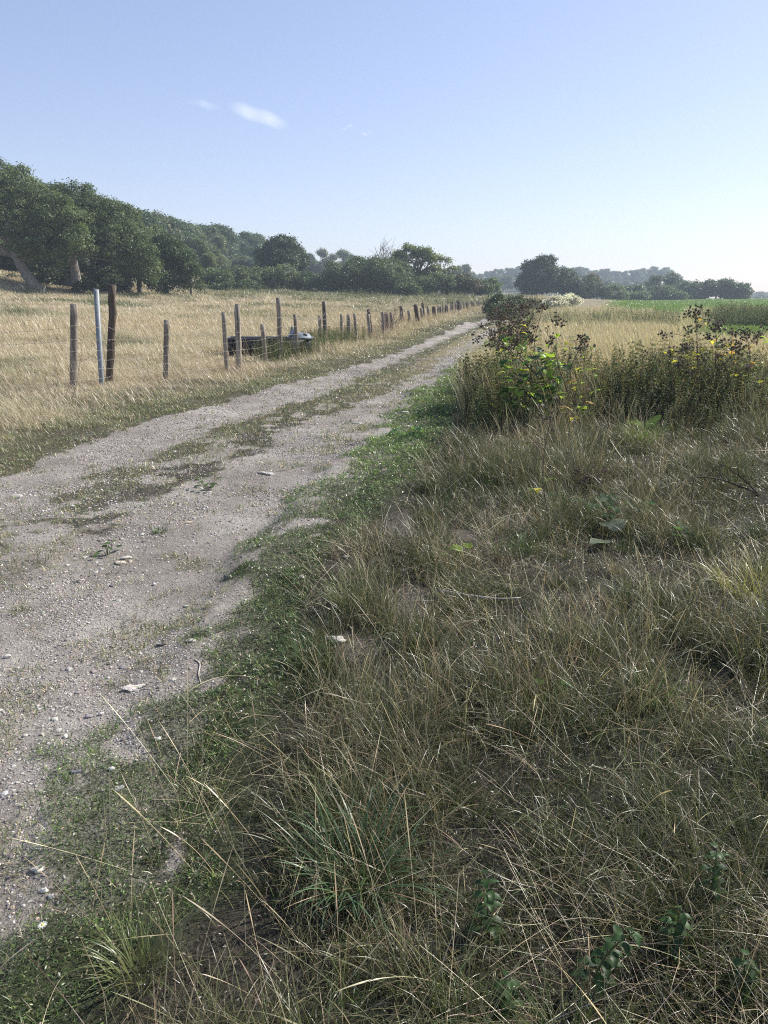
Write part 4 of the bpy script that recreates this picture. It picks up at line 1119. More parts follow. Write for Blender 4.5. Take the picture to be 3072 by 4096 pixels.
ap(1539, 1350, 30.0, 1536, 1249, .06, WOODD)
ap(1550, 1330, 31.0, 1545, 1251, .09, (.2, .14, .1))
ap(1573, 1330, 32.0, 1563, 1250, .06, (.2, .15, .12))
ap(1608, 1305, 36.0, 1603, 1248, .06, WOODG)
ap(1613, 1305, 36.8, 1603, 1225, .08, WOODD)
ap(1643, 1316, 37.0, 1634, 1244, .075, WOODG)
ap(1674, 1316, 37.6, 1662, 1219, .11, WOODD, 'thick dark leaning post')
for a in [(1693, 1300, 41, 1684, 1233), (1697, 1300, 42, 1690, 1211), (1719, 1290, 45, 1710, 1224)]: ap(*a, .08, WOODG if a[0] != 1697 else WOODD)
ap(1737, 1285, 47, 1735, 1227, .13, WOODD, 'short thick dark post')
for px, py, Y, dk in [(1753, 1224, 52, 0), (1760, 1224, 53, 1), (1771, 1219, 54, 0), (1783, 1219, 56, 1), (1789, 1219, 57, 0), (1805, 1216, 60, 0), (1809, 1207, 61, 1), (1822, 1213, 62, 0)]:
    ap(px + rng.uniform(-1, 5), 1260, Y, px, py, .085, WOODD if dk else WOODG)
ap(1832, 1252, 64, 1833, 1203, .17, WOODD, 'thick dark straining post near the far end')
for px, py, Y, dk in [(1839, 1207, 65, 1), (1844, 1215, 66, 0), (1856, 1208, 67, 0), (1866, 1211, 68, 1), (1871, 1202, 69, 0), (1886, 1202, 70, 0), (1892, 1207, 71, 1), (1899, 1220, 71.5, 0), (1908, 1202, 72, 0), (1914, 1205, 72.6, 0), (1920, 1203, 73, 0), (1933, 1199, 74, 0), (1947, 1202, 76, 0), (1959, 1203, 78, 0)]:
    ap(px + rng.uniform(-1, 3), 1250, Y, px, py, .08, WOODD if dk else WOODG)
# metal angle post
def angle_post():
    Y = 13.3; top = P(382, 1153, Y) - FO; bt = Vector((P(402, 1537, Y).x, Y, float(height(P(402, 1537, Y).x, Y)) - .15)) - FO
    mb = MB(); w_ = .075; t_ = .006
    prof = [(-w_ / 2, 0), (w_ / 2, 0), (w_ / 2, w_ * .8), (w_ / 2 - t_, w_ * .8), (w_ / 2 - t_, t_), (-w_ / 2, t_)]
    V = [bt + Vector((a, b, 0)) for a, b in prof] + [top + Vector((a, b, -.02 if a > 0 else .0)) for a, b in prof]
    n = 6; Q = [[i, (i + 1) % n, n + (i + 1) % n, n + i] for i in range(n)] + [[6, 7, 10, 11], [7, 8, 9, 10]]
    mb.add([tuple(v) for v in V], Q, None, (.26, .285, .30))
    o = mb.build('metal_post', M_metal, fence); o['label'] = 'pale grey galvanised angle iron post'
    mh = MB()
    for k in range(12):
        c = bt.lerp(top, .15 + .07 * k); tube(mh, [c + Vector((-.0, -.004, 0)), c + Vector((0, -.001, 0))], [.006, .006], 8, (.05, .05, .055))
    mh.build('bolt_holes', M_metal, o)
    return bt + FO, top + FO
ang = angle_post()
def wires():
    chain = [POSTS[0], POSTS[1], ang, POSTS[2], POSTS[3], POSTS[4], POSTS[5], POSTS[7], POSTS[8], POSTS[9], POSTS[10], POSTS[11], POSTS[13], POSTS[15], POSTS[17], POSTS[20], POSTS[22], POSTS[24], POSTS[26], POSTS[28], POSTS[31], POSTS[34], POSTS[37], POSTS[41], POSTS[46], POSTS[49]]
    chain = [c for c in chain]
    hts_b = [1.08, .86]; hts_n = [.66, .48, .32, .16]
    def at(pp, h):
        a, b = pp; g = float(height(a.x, a.y)); t = (g + h - a.z) / (b.z - a.z)
        return a.lerp(b, min(t, .96)) + Vector((.05, -.055, 0))
    for h in hts_b:
        mb = MB(); pts = []
        for i in range(len(chain) - 1):
            a = at(chain[i], h + rng.normal(0, .02)); b = at(chain[i + 1], h)
            L = (b - a).length; sag = .012 * L + .01; m = max(4, int(L / .35))
            for k in range(m):
                t = k / m; pts.append(a.lerp(b, t) - Vector((0, 0, sag * 4 * t * (1 - t))))
        pts.append(b)
        tube(mb, [p - FO for p in pts], .0024, 4, (.36, .32, .27))
        dist = 0
        for i in range(len(pts) - 1):
            seg = pts[i + 1] - pts[i]; L = seg.length; d = seg / L; s_ = 0
            while s_ < L:
                p = pts[i] + d * s_ - FO
                if p.y + FO.y > 34: break
                for sg in (-1, 1):
                    a_ = rng.uniform(0, 6.28); v = Vector((math.cos(a_) * .3, .3 * math.sin(a_), 1)).normalized() * .018
                    tube(mb, [p - v, p + v], .0018, 3, (.36, .32, .27), cap=False)
                tube(mb, [p - d * .008, p + d * .008], .0048, 4, (.34, .28, .22), cap=False)
                s_ += .11
        mb.build('barbed_wire', M_metal, fence)
    mb = MB()
    for h in hts_n:
        pts = []
        for i in range(14):
            a = at(chain[i], h); b = at(chain[i + 1], h); L = (b - a).length; m = max(4, int(L / .3))
            for k in range(m):
                t = k / m; pts.append(a.lerp(b, t) - Vector((0, 0, (.016 * L) * 4 * t * (1 - t) - rng.normal(0, .006))))
        tube(mb, [p - FO for p in pts], .0016, 4, (.55, .5, .42))
    for i in range(12):
        m = max(2, int((chain[i + 1][0] - chain[i][0]).length / .16))
        for k in range(1, m):
            t = k / m; tube(mb, [at(chain[i], .66).lerp(at(chain[i + 1], .66), t) - FO - Vector((0, 0, .02)), at(chain[i], .05).lerp(at(chain[i + 1], .05), t) - FO], .0012, 3, (.35, .3, .25), cap=False)
    mb.build('netting', M_metal, fence)
wires()
# white marker and twiggy dead shrub at the fence
mk = empty('marker_stake', (P(1837, 1262, 60).x, 60, float(height(P(1837, 1262, 60).x, 60)))); tag(mk, 'short white leaning stake in the grass before the far fence posts', 'stake')
mb = MB(); z0 = P(1835, 1243, 60).z - mk.location.z
tube(mb, [(-.05, 0, -.1), (.0, 0, z0 * .5), (.07, 0, z0)], [.06, .055, .055], 8, (.72, .70, .66)); mb.build('stake', M_wood, mk)

def twiggy(base, h, n, spread, c, lab, name, cat, r0=.012, leaf=None, sub=3, mat=None, depth=1.0):
    root = empty(name, base); tag(root, lab, cat); mb = MB(); tips = []
    for k in range(n):
        a = rng.uniform(0, 6.28); d = Vector((math.cos(a) * spread, math.sin(a) * spread * depth, 1)).normalized(); L = h * rng.uniform(.6, 1)
        p = [Vector((rng.normal(0, .05), rng.normal(0, .05), -.05))]
        for i in range(5): p.append(p[-1] + (d + Vector(rng.normal(0, .16, 3))) * L / 5)
        sp = spline(p, 10); tube(mb, sp, np.linspace(r0, r0 * .25, len(sp)), 5, c, rough=.1)
        for j in range(sub * 2):
            s0 = sp[rng.integers(len(sp) // 3, len(sp))]; dd = (d + Vector(rng.normal(0, .7, 3))).normalized() * L * rng.uniform(.12, .4)
            q = spline([s0, s0 + dd * .5 + Vector((0, 0, .01)), s0 + dd], 5); tube(mb, q, np.linspace(r0 * .4, r0 * .12, len(q)), 4, c, cap=False); tips.append(s0 + dd); tips.append(s0 + dd * .5)
    mb.build('branch', mat or M_bark, root)
    return root, tips
for (px, py, Y, h, n, sp, lab) in [(1557, 1300, 30.6, 1.25, 14, .5, 'dead twiggy shrub tangled in the fence posts')]:
    x = P(px, py, Y).x; twiggy(Vector((x, Y, float(height(x, Y)))), h, n, sp, (.22, .19, .16), lab, 'dead_shrub', 'shrub', .014)
x = P(160, 1300, 10.5).x
twiggy(Vector((x, 10.9, float(height(x, 10.9)))), 1.05, 5, .35, (.20, .15, .11), 'thin brown dead weed in the field left of the first post', 'dead_weed', 'weed', .004, sub=5)
x = P(420, 1260, 14.6).x
twiggy(Vector((x, 14.4, float(height(x, 14.4)))), .95, 5, .3, (.16, .11, .08), 'thin dead weed between the metal post and the dark post', 'dead_weed', 'weed', .004, sub=5)

# ---------------------------------------------------------------- trough
def box(mb, a, b, c=(1, 1, 1), bev=.0):
    (x0, y0, z0), (x1, y1, z1) = a, b
    V = [(x0, y0, z0), (x1, y0, z0), (x1, y1, z0), (x0, y1, z0), (x0, y0, z1), (x1, y0, z1), (x1, y1, z1), (x0, y1, z1)]
    mb.add(V, [[0, 3, 2, 1], [4, 5, 6, 7], [0, 1, 5, 4], [1, 2, 6, 5], [2, 3, 7, 6], [3, 0, 4, 7]], None, c)
def trough():
    Y = 19.35; xl = P(905, 1352, Y).x; xr = P(1238, 1352, Y).x; W_ = xr - xl; zt = P(1000, 1353, Y).z
    x0 = xl; g = float(height((xl + xr) / 2, Y)) - .02
    root = empty('water_trough', (x0, Y, g)); tag(root, 'long black water trough standing behind the fence', 'trough')
    H_ = zt - g; D_ = .62
    def ringed(mb, off, z, c):
        pass
    mb = MB()
    def rect(o, z): return [(o, o, z), (W_ - o, o, z), (W_ - o, D_ - o, z), (o, D_ - o, z)]
    V = rect(.05, 0) + rect(.015, H_ * .55) + rect(0, H_ - .03) + rect(.03, H_ - .03) + rect(.07, .05)
    Q = []
    for k in range(4):
        for i in range(4): Q.append([k * 4 + i, k * 4 + (i + 1) % 4, (k + 1) * 4 + (i + 1) % 4, (k + 1) * 4 + i])
    Q += [[0, 3, 2, 1], [16, 17, 18, 19]]
    mb.add(V, Q, None, (.022, .023, .026))
    for k in range(9):
        xx = .12 + k * (W_ - .24) / 8; box(mb, (xx - .015, -.012, .04), (xx + .015, .03, H_ - .05), (.026, .027, .03))
    mb.build('body', M_plastic, root)
    mr = MB(); e = .03
    loop = [(-e, -e), (W_ + e, -e), (W_ + e, D_ + e), (-e, D_ + e), (-e, -e)]
    for i in range(4):
        a, b = loop[i], loop[i + 1]; m = 10
        pts = [(a[0] + (b[0] - a[0]) * k / m, a[1] + (b[1] - a[1]) * k / m, H_ - .012 + rng.normal(0, .002)) for k in range(m + 1)]
        tube(mr, pts, .026, 8, (.085, .09, .10))
    mr.build('rim', M_plastic, root, True)
    mw = MB(); mw.add([(.05, .05, H_ - .12), (W_ - .05, .05, H_ - .12), (W_ - .05, D_ - .05, H_ - .12), (.05, D_ - .05, H_ - .12)], [[0, 1, 2, 3]], None, (.02, .025, .02))
    wm = col_mat('trough_water', .05, .6, 0, 5); mw.build('water', wm, root)
    # float valve cover: bent sheet with an upright tongue
    fx0 = W_ - .55
    fc = empty('valve_cover', (0, 0, 0)); bpy.data.objects.remove(fc)
    mf = MB(); a, b = (fx0, -.035), (W_ + .03, .40)
    h1, h2 = H_ + .155, H_ + .105
    V = [(a[0], a[1], H_ + .01), (b[0], a[1], H_ + .01), (b[0], b[1], H_ + .01), (a[0], b[1], H_ + .01), (a[0] + .05, a[1] + .05, h1), (b[0] - .08, a[1] + .05, h2), (b[0] - .08, b[1] - .05, h2), (a[0] + .05, b[1] - .05, h1)]
    mf.add(V, [[4, 5, 6, 7], [0, 1, 5, 4], [1, 2, 6, 5], [2, 3, 7, 6], [3, 0, 4, 7]], None, (.24, .27, .30))
    V = [(fx0 - .02, -.04, H_ + .01), (fx0 + .13, -.04, H_ + .13), (fx0 + .17, -.03, H_ + .16), (fx0 + .12, -.02, H_ + .30), (fx0 + .07, -.02, H_ + .31), (fx0 + .05, -.03, H_ + .18)]
    V2 = [(x, y + .05, z) for x, y, z in V]
    n = 6; mf.add(V + V2, [[i, (i + 1) % n, n + (i + 1) % n, n + i] for i in range(n)], [[0, 1, 5], [1, 2, 5], [2, 3, 5], [3, 4, 5], [6, 11, 7], [7, 11, 8], [8, 11, 9], [9, 11, 10]], (.34, .38, .42))
    o = mf.build('valve_cover', M_metal, root); o['label'] = 'pale galvanised float valve cover'
    mh = MB(); tube(mh, [(W_ - .16, .02, H_ + .10), (W_ - .06, .0, H_ + .075)], [.03, .03], 8, (.02, .02, .02)); mh.build('opening', M_plastic, o)
trough()

# ---------------------------------------------------------------- trees
def lobes_auto(r, rx, ry, z0, z1, n, rl):
    out = []
    for k in range(n):
        u = r.uniform(0, 1); a = r.uniform(0, 6.28); z = z0 + (z1 - z0) * u
        prof = math.sqrt(max(.05, 1 - (2 * (u - .42)) ** 2 * .75))
        rr = prof * r.uniform(.2, 1) ** .5
        s = rl * r.uniform(.7, 1.25) * (1.15 - .4 * u)
        out.append((math.cos(a) * (rx - s * .6) * rr, math.sin(a) * (ry - s * .6) * rr, z, s))
    return out

def crown_mesh(r, lobes, leaf, per_m2, col, cj=.22, flat=.8, shell=(.55, 1.08), hi=None, hif=.1):
    """clumps of leaf sized faces over the lobes"""
    LO = np.array(lobes, float); ex = []
    for l in LO:
        for _ in range(9):
            dd = r.normal(size=3); dd /= np.linalg.norm(dd); dd[2] = abs(dd[2]) * (1 if r.random() < .75 else -1)
            ex.append((*(l[:3] + dd * l[3] * .92 * np.array([1, 1, flat])), l[3] * r.uniform(.20, .42)))
    LO[:, 3] *= .86; LO = np.concatenate([LO, np.array(ex)]); area = 4 * np.pi * LO[:, 3] ** 2; n = int((area * per_m2).sum())
    i = r.choice(len(LO), n, p=area / area.sum())
    d = r.normal(size=(n, 3)); d /= np.linalg.norm(d, axis=1)[:, None]; d[:, 2] = np.abs(d[:, 2]) * np.sign(r.random(n) - .28)
    rad = LO[i, 3] * (shell[0] + (shell[1] - shell[0]) * r.random(n) ** .5)
    cc = LO[i, :3] + d * rad[:, None] * np.array([1, 1, flat])
    k = 11; cr = leaf * 1.9
    C = np.array(col) * (1 + r.normal(0, cj, (n, 1))) * (1 + r.normal(0, .05, (n, 3)))
    if hi is not None: C = np.where(r.random((n, 1)) < hif, np.array(hi) * (1 + r.normal(0, .15, (n, 1))), C)
    p = (cc[:, None, :] + r.normal(0, 1, (n, k, 3)) * cr * np.array([1, 1, .65])).reshape(-1, 3)
    N = len(p); nn = np.repeat(d, k, 0) + r.normal(0, .55, (N, 3)) + [0, 0, .25]; nn /= np.linalg.norm(nn, axis=1)[:, None]
    a = np.cross(nn, r.normal(size=(N, 3))); a /= np.linalg.norm(a, axis=1)[:, None] + 1e-6; b = np.cross(nn, a)
    s = leaf * r.uniform(.6, 1.25, (N, 1)); a = a * s; b = b * s * .55
    V = np.stack([p - a, p + b, p + a, p - b], 1).reshape(-1, 3)
    Q = np.arange(N * 4).reshape(-1, 4)
    Cv = np.repeat(np.repeat(C, k, 0) * (1 + r.normal(0, .12, (N, 1))), 4, 0)
    return MB().add(V, Q, None, np.clip(Cv, .005, .8)), cc

def limbs(r, mb, lobes, h, lean, tr, col, split=.35, thin=1.0, clump=None, ntw=0, bend=.12):
    base = Vector((0, 0, -.4)); fork = Vector((lean[0] * split, lean[1] * split, h * split))
    mid = base.lerp(fork, .5) + Vector((r.normal(0, .1), r.normal(0, .1), 0)) * tr * 2
    sp = spline([base, mid, fork], 8); rr = np.linspace(tr, tr * .7, len(sp)); rr[0] = tr * 1.5; rr[1] = tr * 1.12
    tube(mb, sp, rr, 10, col, rough=.08)
    for (x, y, z, s) in lobes:
        t = r.uniform(.7, 1.0); st_ = base.lerp(fork, t); e = Vector((x, y, z))
        m = st_.lerp(e, .5) + Vector((r.normal(0, 1), r.normal(0, 1), abs(r.normal(0, 1)))) * s * bend * 3
        sp = spline([st_, m, e], 8); tube(mb, sp, np.linspace(tr * .42, tr * .10, len(sp)) * thin, 6, col, rough=.06)
        if clump is not None and ntw:
            near = clump[np.linalg.norm(clump - np.array(e), axis=1) < s * 1.2]
            for q in near[:ntw]:
                o_ = sp[r.integers(len(sp) // 2, len(sp))]; q = Vector(q)
                tube(mb, spline([o_, o_.lerp(q, .5) + Vector((0, 0, .15)), q], 4), np.linspace(tr * .11, tr * .03, 5), 4, col, cap=False)

def make_tree(name, base, h, lobes, lab, cat, leaf=.16, per=3.2, col=(.06, .09, .03), trunk=.35, lean=(0, 0), seed=0, group=None, barkc=(.16, .14, .12), split=.35, ntw=3, shell=(.55, 1.08), flat=.8, hi=None, hif=.1, cj=.22, bend=.12, zs=1.0):
    lobes = [(a, b, c * zs, d) for a, b, c, d in lobes]; col = tuple(np.array(col) * 1.5)
    r = np.random.default_rng(seed + 100); root = empty(name, base); tag(root, lab, cat, group)
    cm, cc = crown_mesh(r, lobes, leaf, per, col, shell=shell, flat=flat, hi=hi, hif=hif, cj=cj)
    mt = MB(); limbs(r, mt, lobes, h, lean, trunk, barkc, split, clump=cc, ntw=ntw, bend=bend)
    mt.build('trunk', M_bark, root, True); cm.build('crown', M_tree, root)
    return root

def gz(x, y): return float(terr(x, y)) + 0.0
def wpos(px, Y):
    x = (px - 1536) / F * Y / math.cos(PITCH) * 1.0
    # exact: a/b for a ray at horizon height
    a, b, c = ray(px, 1178); x = a / b * Y
    return x
def px2m(dpx, Y): return dpx / F * Y * math.cos(0) / math.cos(PITCH)   # horizontal extent at horizon height

def tree_at(px, top, Y, wpx, lab, cat='tree', name='broadleaf_tree', bot=None, nl=9, rl=None, seed=0, **k):
    """a tree whose crown spans about wpx at distance Y and whose top reaches row top"""
    x = wpos(px, Y); z = gz(x, Y); h = P(px, top, Y).z - z; rx = px2m(wpx, Y) / 2
    z0 = h * .32 if bot is None else max(.3, P(px, bot, Y).z - z)
    rl = rl or min(rx, (h - z0)) * .42
    r = np.random.default_rng(seed + 7)
    lo = lobes_auto(r, rx, rx, z0 + rl * .55, h - rl * .75, nl, rl)
    lo += [(r.normal(0, rx * .15), r.normal(0, rx * .15), h - rl * .95, rl * 1.0)]
    return make_tree(name, (x, Y, z - .2), h, lo, lab, cat, seed=seed, **k)

OAK = (.042, .066, .024); ASH = (.072, .098, .036); WIL = (.085, .115, .05); THORN = (.058, .082, .032)
# big leaning tree at the far left with exposed trunk
def big_left():
    Y = 78.0; x = wpos(165, Y); z = gz(x, Y)
    lo = [(-6.5, 0, 11.0, 3.0), (-3.5, 1, 12.6, 2.8), (-9.5, 1, 11.0, 3.0), (-1.0, 0, 11.0, 2.8), (1.6, 0, 9.5, 2.6), (3.6, -1, 8.0, 2.4), (-5, -2, 8.5, 2.8), (-1.5, -2, 7.8, 2.6), (1.8, -2, 6.2, 2.3), (4.8, -1.5, 5.6, 2.0), (-8, -2.5, 7.5, 2.8), (-11.5, -1, 7.8, 2.8), (-11, -2, 4.8, 2.4), (-7.6, -3, 5.3, 1.9), (3.0, -2, 3.9, 1.5), (.6, -2.6, 4.6, 1.7), (-14, 0, 9, 3), (-15, -1, 5.5, 2.8)]
    make_tree('leaning_tree', (x, Y, z - .2), 13, lo, 'big spreading tree at the far left with a bare grey leaning trunk', 'tree', leaf=.115, per=4.6, col=ASH, trunk=.62, lean=(-7.6, .5), seed=1, zs=.86, barkc=(.27, .245, .215), split=.32, ntw=7, hi=(.11, .14, .05), hif=.15)
    Y = 82; x = wpos(318, Y); z = gz(x, Y)
    lo = [(-1.5, 0, 10.4, 2.4), (.8, 0, 11.3, 2.0), (3.0, .5, 10.0, 2.2), (-3.0, 0, 8.4, 2.4), (1.5, -1.5, 8.3, 2.4), (4.6, 0, 8.6, 2.3), (-.4, -1.6, 6.7, 1.7), (4.5, -1.5, 6.4, 2.2), (6.6, -1, 6.0, 2.1), (7.3, -1.5, 4.2, 1.9), (5.5, -2, 4.2, 1.7), (-4, -1, 6, 2), (2.6, -1, 5.8, 1.5), (7.8, 0, 2.8, 1.6)]
    make_tree('upright_tree', (x, Y, z - .2), 12, lo, 'tree with a thick upright grey trunk right of the leaning one', 'tree', leaf=.115, per=4.6, col=(.066, .092, .036), trunk=.55, lean=(-1.2, 0), seed=2, zs=.84, barkc=(.29, .265, .235), split=.48, ntw=7, hi=(.10, .13, .05), hif=.12)
big_left()
tree_at(500, 800, 92, 330, 'tall rounded tree behind the gap edge right of the upright trunk', seed=3, leaf=.18, col=ASH, nl=12, bot=1120)
tree_at(385, 770, 98, 230, 'tree with a ragged top rising behind the upright trunk', seed=4, leaf=.18, col=THORN, nl=10, per=2.6)
tree_at(60, 700, 96, 330, 'dense tree behind the leaning tree at the left edge', seed=5, leaf=.2, col=THORN, nl=12, bot=1100)
tree_at(-120, 690, 90, 380, 'tree cut off by the left edge of the view', seed=6, leaf=.2, col=ASH, nl=12, bot=1100)
tree_at(235, 725, 104, 260, 'dense tree filling the space between the two grey trunks', seed=7, leaf=.2, col=THORN, nl=12, bot=1100)
tree_at(560, 905, 90, 170, 'low drooping tree at the left side of the grassy gap', seed=8, leaf=.15, col=ASH, nl=8, bot=1120)
tree_at(665, 915, 88, 185, 'dark rounded tree at the right side of the grassy gap', seed=9, leaf=.15, col=OAK, nl=12, bot=1165, per=3.6)
tree_at(765, 1035, 88, 120, 'low spreading thorn bush right of the dark rounded tree', 'bush', 'thorn_bush', seed=10, leaf=.14, col=THORN, nl=7, bot=1160, trunk=.14)
# scrub below the left trees
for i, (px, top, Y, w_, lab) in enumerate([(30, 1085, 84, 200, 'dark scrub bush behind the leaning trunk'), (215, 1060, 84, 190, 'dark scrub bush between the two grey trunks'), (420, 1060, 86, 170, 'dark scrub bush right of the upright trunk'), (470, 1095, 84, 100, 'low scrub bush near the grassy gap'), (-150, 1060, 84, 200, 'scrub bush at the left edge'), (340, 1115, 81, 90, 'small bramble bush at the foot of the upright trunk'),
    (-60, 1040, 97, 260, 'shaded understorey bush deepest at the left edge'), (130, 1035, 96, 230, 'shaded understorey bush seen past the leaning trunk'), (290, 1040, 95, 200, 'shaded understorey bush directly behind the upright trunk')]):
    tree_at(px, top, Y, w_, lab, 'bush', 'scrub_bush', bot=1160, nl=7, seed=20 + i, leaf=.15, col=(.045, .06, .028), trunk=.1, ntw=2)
# hedge of bushes along the far side of the field
hb = [(865, 1075, 112, 130, THORN, 'hedge bush nearest the thorn bush on the left'), (950, 1058, 118, 140, THORN, 'hedge bush with a yellowish top'), (1040, 1062, 120, 130, ASH, 'mid green hedge bush left of the dark oak'),
      (1120, 1055, 122, 160, WIL, 'broad pale green hedge bush below the dark oak'), (1235, 1085, 124, 130, OAK, 'low dark hedge bush right of the dark oak'), (1320, 1095, 126, 110, THORN, 'small hedge bush left of the big rounded bush'),
      (990, 1120, 110, 120, OAK, 'low dark front bush in the hedge'), (900, 1125, 108, 100, OAK, 'lowest front bush at the left of the hedge')]
for i, (px, top, Y, w_, c, lab) in enumerate(hb):
    tree_at(px, top, Y, w_, lab, 'bush', 'hedge_bush', bot=1172, nl=9, seed=40 + i, leaf=.17, col=c, trunk=.12, ntw=2, hi=(.12, .14, .05) if i in (1, 3) else None, hif=.3)
tree_at(1140, 944, 132, 205, 'dark dense oak standing above the hedge', seed=50, leaf=.2, col=(.030, .050, .020), nl=16, bot=1120, per=3.8, name='oak_tree')
tree_at(1470, 1020, 122, 330, 'very large rounded dark bush in the middle of the hedge', 'bush', 'hedge_bush', bot=1172, nl=18, seed=51, leaf=.17, col=THORN, trunk=.15, ntw=2)
tree_at(1385, 1075, 120, 160, 'left shoulder bush of the very large rounded one', 'bush', 'hedge_bush', bot=1172, nl=9, seed=52, leaf=.17, col=OAK, trunk=.15, ntw=2)
tree_at(1580, 1085, 118, 150, 'mid green bush under the thin crowned oak', 'bush', 'hedge_bush', bot=1172, nl=9, seed=53, leaf=.17, col=(.07, .10, .035), trunk=.15, ntw=2)
# thin crowned oak
def thin_oak():
    Y = 128; x = wpos(1660, Y); z = gz(x, Y); h = P(1660, 972, Y).z - z
    lo = [(-2.6, 0, h - 1.8, .95), (-1.2, .3, h - .9, .85), (.4, 0, h - 1.2, .9), (1.8, .2, h - 1.4, .95), (2.4, 0, h - 2.7, .9), (-3.2, 0, h - 3.4, .85), (-1.6, -.5, h - 2.8, .8), (.6, .4, h - 3.1, .7), (3.2, 0, h - 4.3, .9), (-2.4, 0, h - 5.2, .8), (1.6, -.6, h - 4.8, .8), (-.2, .5, h - 1.9, .8), (-3.4, .3, h - 2.3, .6), (2.9, -.4, h - 2.0, .6), (-.8, 0, h - 4.2, .6), (3.9, .2, h - 5.4, 1.0), (-3.4, -.3, h - 4.6, .7), (2.6, .5, h - 6.2, 1.0), (-1.2, .5, h - 6.0, .9)]
    make_tree('oak_tree', (x, Y, z - .2), h, lo, 'thin crowned oak with sky showing between its limbs', 'tree', leaf=.19, per=3.2, col=(.105, .135, .045), trunk=.42, lean=(.8, 0), seed=54, barkc=(.10, .085, .075), split=.5, ntw=8, shell=(.3, 1.05), bend=.3)
    Y = 130; x = wpos(1775, Y); z = gz(x, Y); h = P(1775, 1010, Y).z - z
    lo = [(-.9, 0, h - .9, .75), (.6, .2, h - 1.3, .75), (1.5, 0, h - 2.6, .8), (-1.5, 0, h - 2.3, .7), (0, 0, h - 3.1, .8), (-2.1, 0, h - 3.9, 1.1), (1.6, 0, h - 4.3, 1.0), (-.4, -.5, h - 4.8, 1.2)]
    make_tree('ash_tree', (x, Y, z - .2), h, lo, 'slender pale tree right of the thin crowned oak', 'tree', leaf=.17, per=2.3, col=(.12, .145, .06), trunk=.2, lean=(.5, 0), seed=55, barkc=(.14, .12, .10), split=.45, ntw=8, shell=(.2, 1.05), bend=.25)
thin_oak()
for i, (px, top, Y, w_, c, lab) in enumerate([(1690, 1100, 120, 110, (.085, .11, .045), 'yellow green bush below the trunk of the thin crowned oak'), (1765, 1085, 121, 130, (.08, .105, .045), 'light bush below the slender pale tree'), (1850, 1092, 122, 130, (.05, .07, .03), 'dark bush with a brown tinge at the right end of the hedge'),
                                     (1925, 1110, 124, 110, THORN, 'last hedge bush beside the track'), (1970, 1110, 130, 60, (.075, .11, .04), 'small rounded tree at the very end of the hedge'), (1630, 1128, 114, 100, THORN, 'low front bush under the thin crowned oak')]):
    tree_at(px, top, Y, w_, lab, 'bush', 'hedge_bush', bot=1174, nl=8, seed=60 + i, leaf=.17, col=c, trunk=.14, ntw=2, hi=(.14, .085, .05) if i == 2 else None, hif=.35)
def bare(px, top, Y, lab):
    x = wpos(px, Y); z = gz(x, Y); h = P(px, top, Y).z - z
    twiggy(Vector((x, Y, z)), h, 7, .22, (.24, .22, .20), lab, 'bare_tree', 'tree', .09, sub=9)
bare(1530, 985, 131, 'bare dead tree sticking up behind the large rounded bush')
bare(1575, 998, 132, 'second bare dead tree next to the thin crowned oak')
# right side trees
def dark_right():
    Y = 170
    tree_at(2170, 1022, Y, 170, 'dark dense tree standing alone right of the track end', seed=70, leaf=.24, col=(.028, .046, .020), nl=16, bot=1165, per=3.6, trunk=.5)
    for i, (px, top, Yy, w_, c, lab) in enumerate([(2260, 1078, 172, 130, (.032, .05, .022), 'lower dark tree joined to the right of the lone dark one'), (2320, 1105, 174, 120, (.038, .055, .026), 'third and lower dark tree in the row'), (2362, 1095, 185, 80, (.10, .075, .05), 'brown topped tree behind the dark row'), (2390, 1130, 176, 90, (.045, .065, .03), 'small dark tree at the end of the dark row'),
                                       (2452, 1138, 185, 90, WIL, 'pale hedge bush right of the dark row'), (2520, 1140, 188, 100, (.07, .1, .045), 'second pale hedge bush at the field edge'), (2590, 1142, 190, 100, THORN, 'middle hedge bush at the field edge'), (2660, 1145, 190, 110, WIL, 'hedge bush left of the right hand tree group'), (2720, 1168, 186, 80, (.07, .1, .045), 'low hedge bush before the right hand tree group'),
                                       (2613, 1100, 210, 80, OAK, 'dark pointed tree behind the middle hedge'), (2690, 1095, 212, 110, (.045, .065, .03), 'broad dark tree behind the middle hedge'), (2745, 1125, 205, 60, OAK, 'small dark tree left of the right hand group'),
                                       (2790, 1122, 195, 100, (.055, .078, .034), 'left tree of the right hand group'), (2865, 1112, 193, 130, (.045, .066, .03), 'tallest tree of the right hand group'), (2935, 1128, 192, 110, (.05, .072, .032), 'right tree of the right hand group'), (2975, 1150, 192, 50, THORN, 'small outer bush of the right hand group'), (2480, 1165, 180, 60, WIL, 'tiny bush at the foot of the pale hedge'), (2560, 1168, 182, 80, (.08, .11, .05), 'low pale bush in front of the middle hedge')]):
        tree_at(px, top, Yy, w_, lab, 'tree' if 'tree' in lab else 'bush', 'broadleaf_tree' if 'tree' in lab.split(' of ')[0] else 'hedge_bush', bot=1195, nl=9, seed=71 + i, leaf=.25, per=2.4, col=c, trunk=.22, ntw=1)
dark_right()
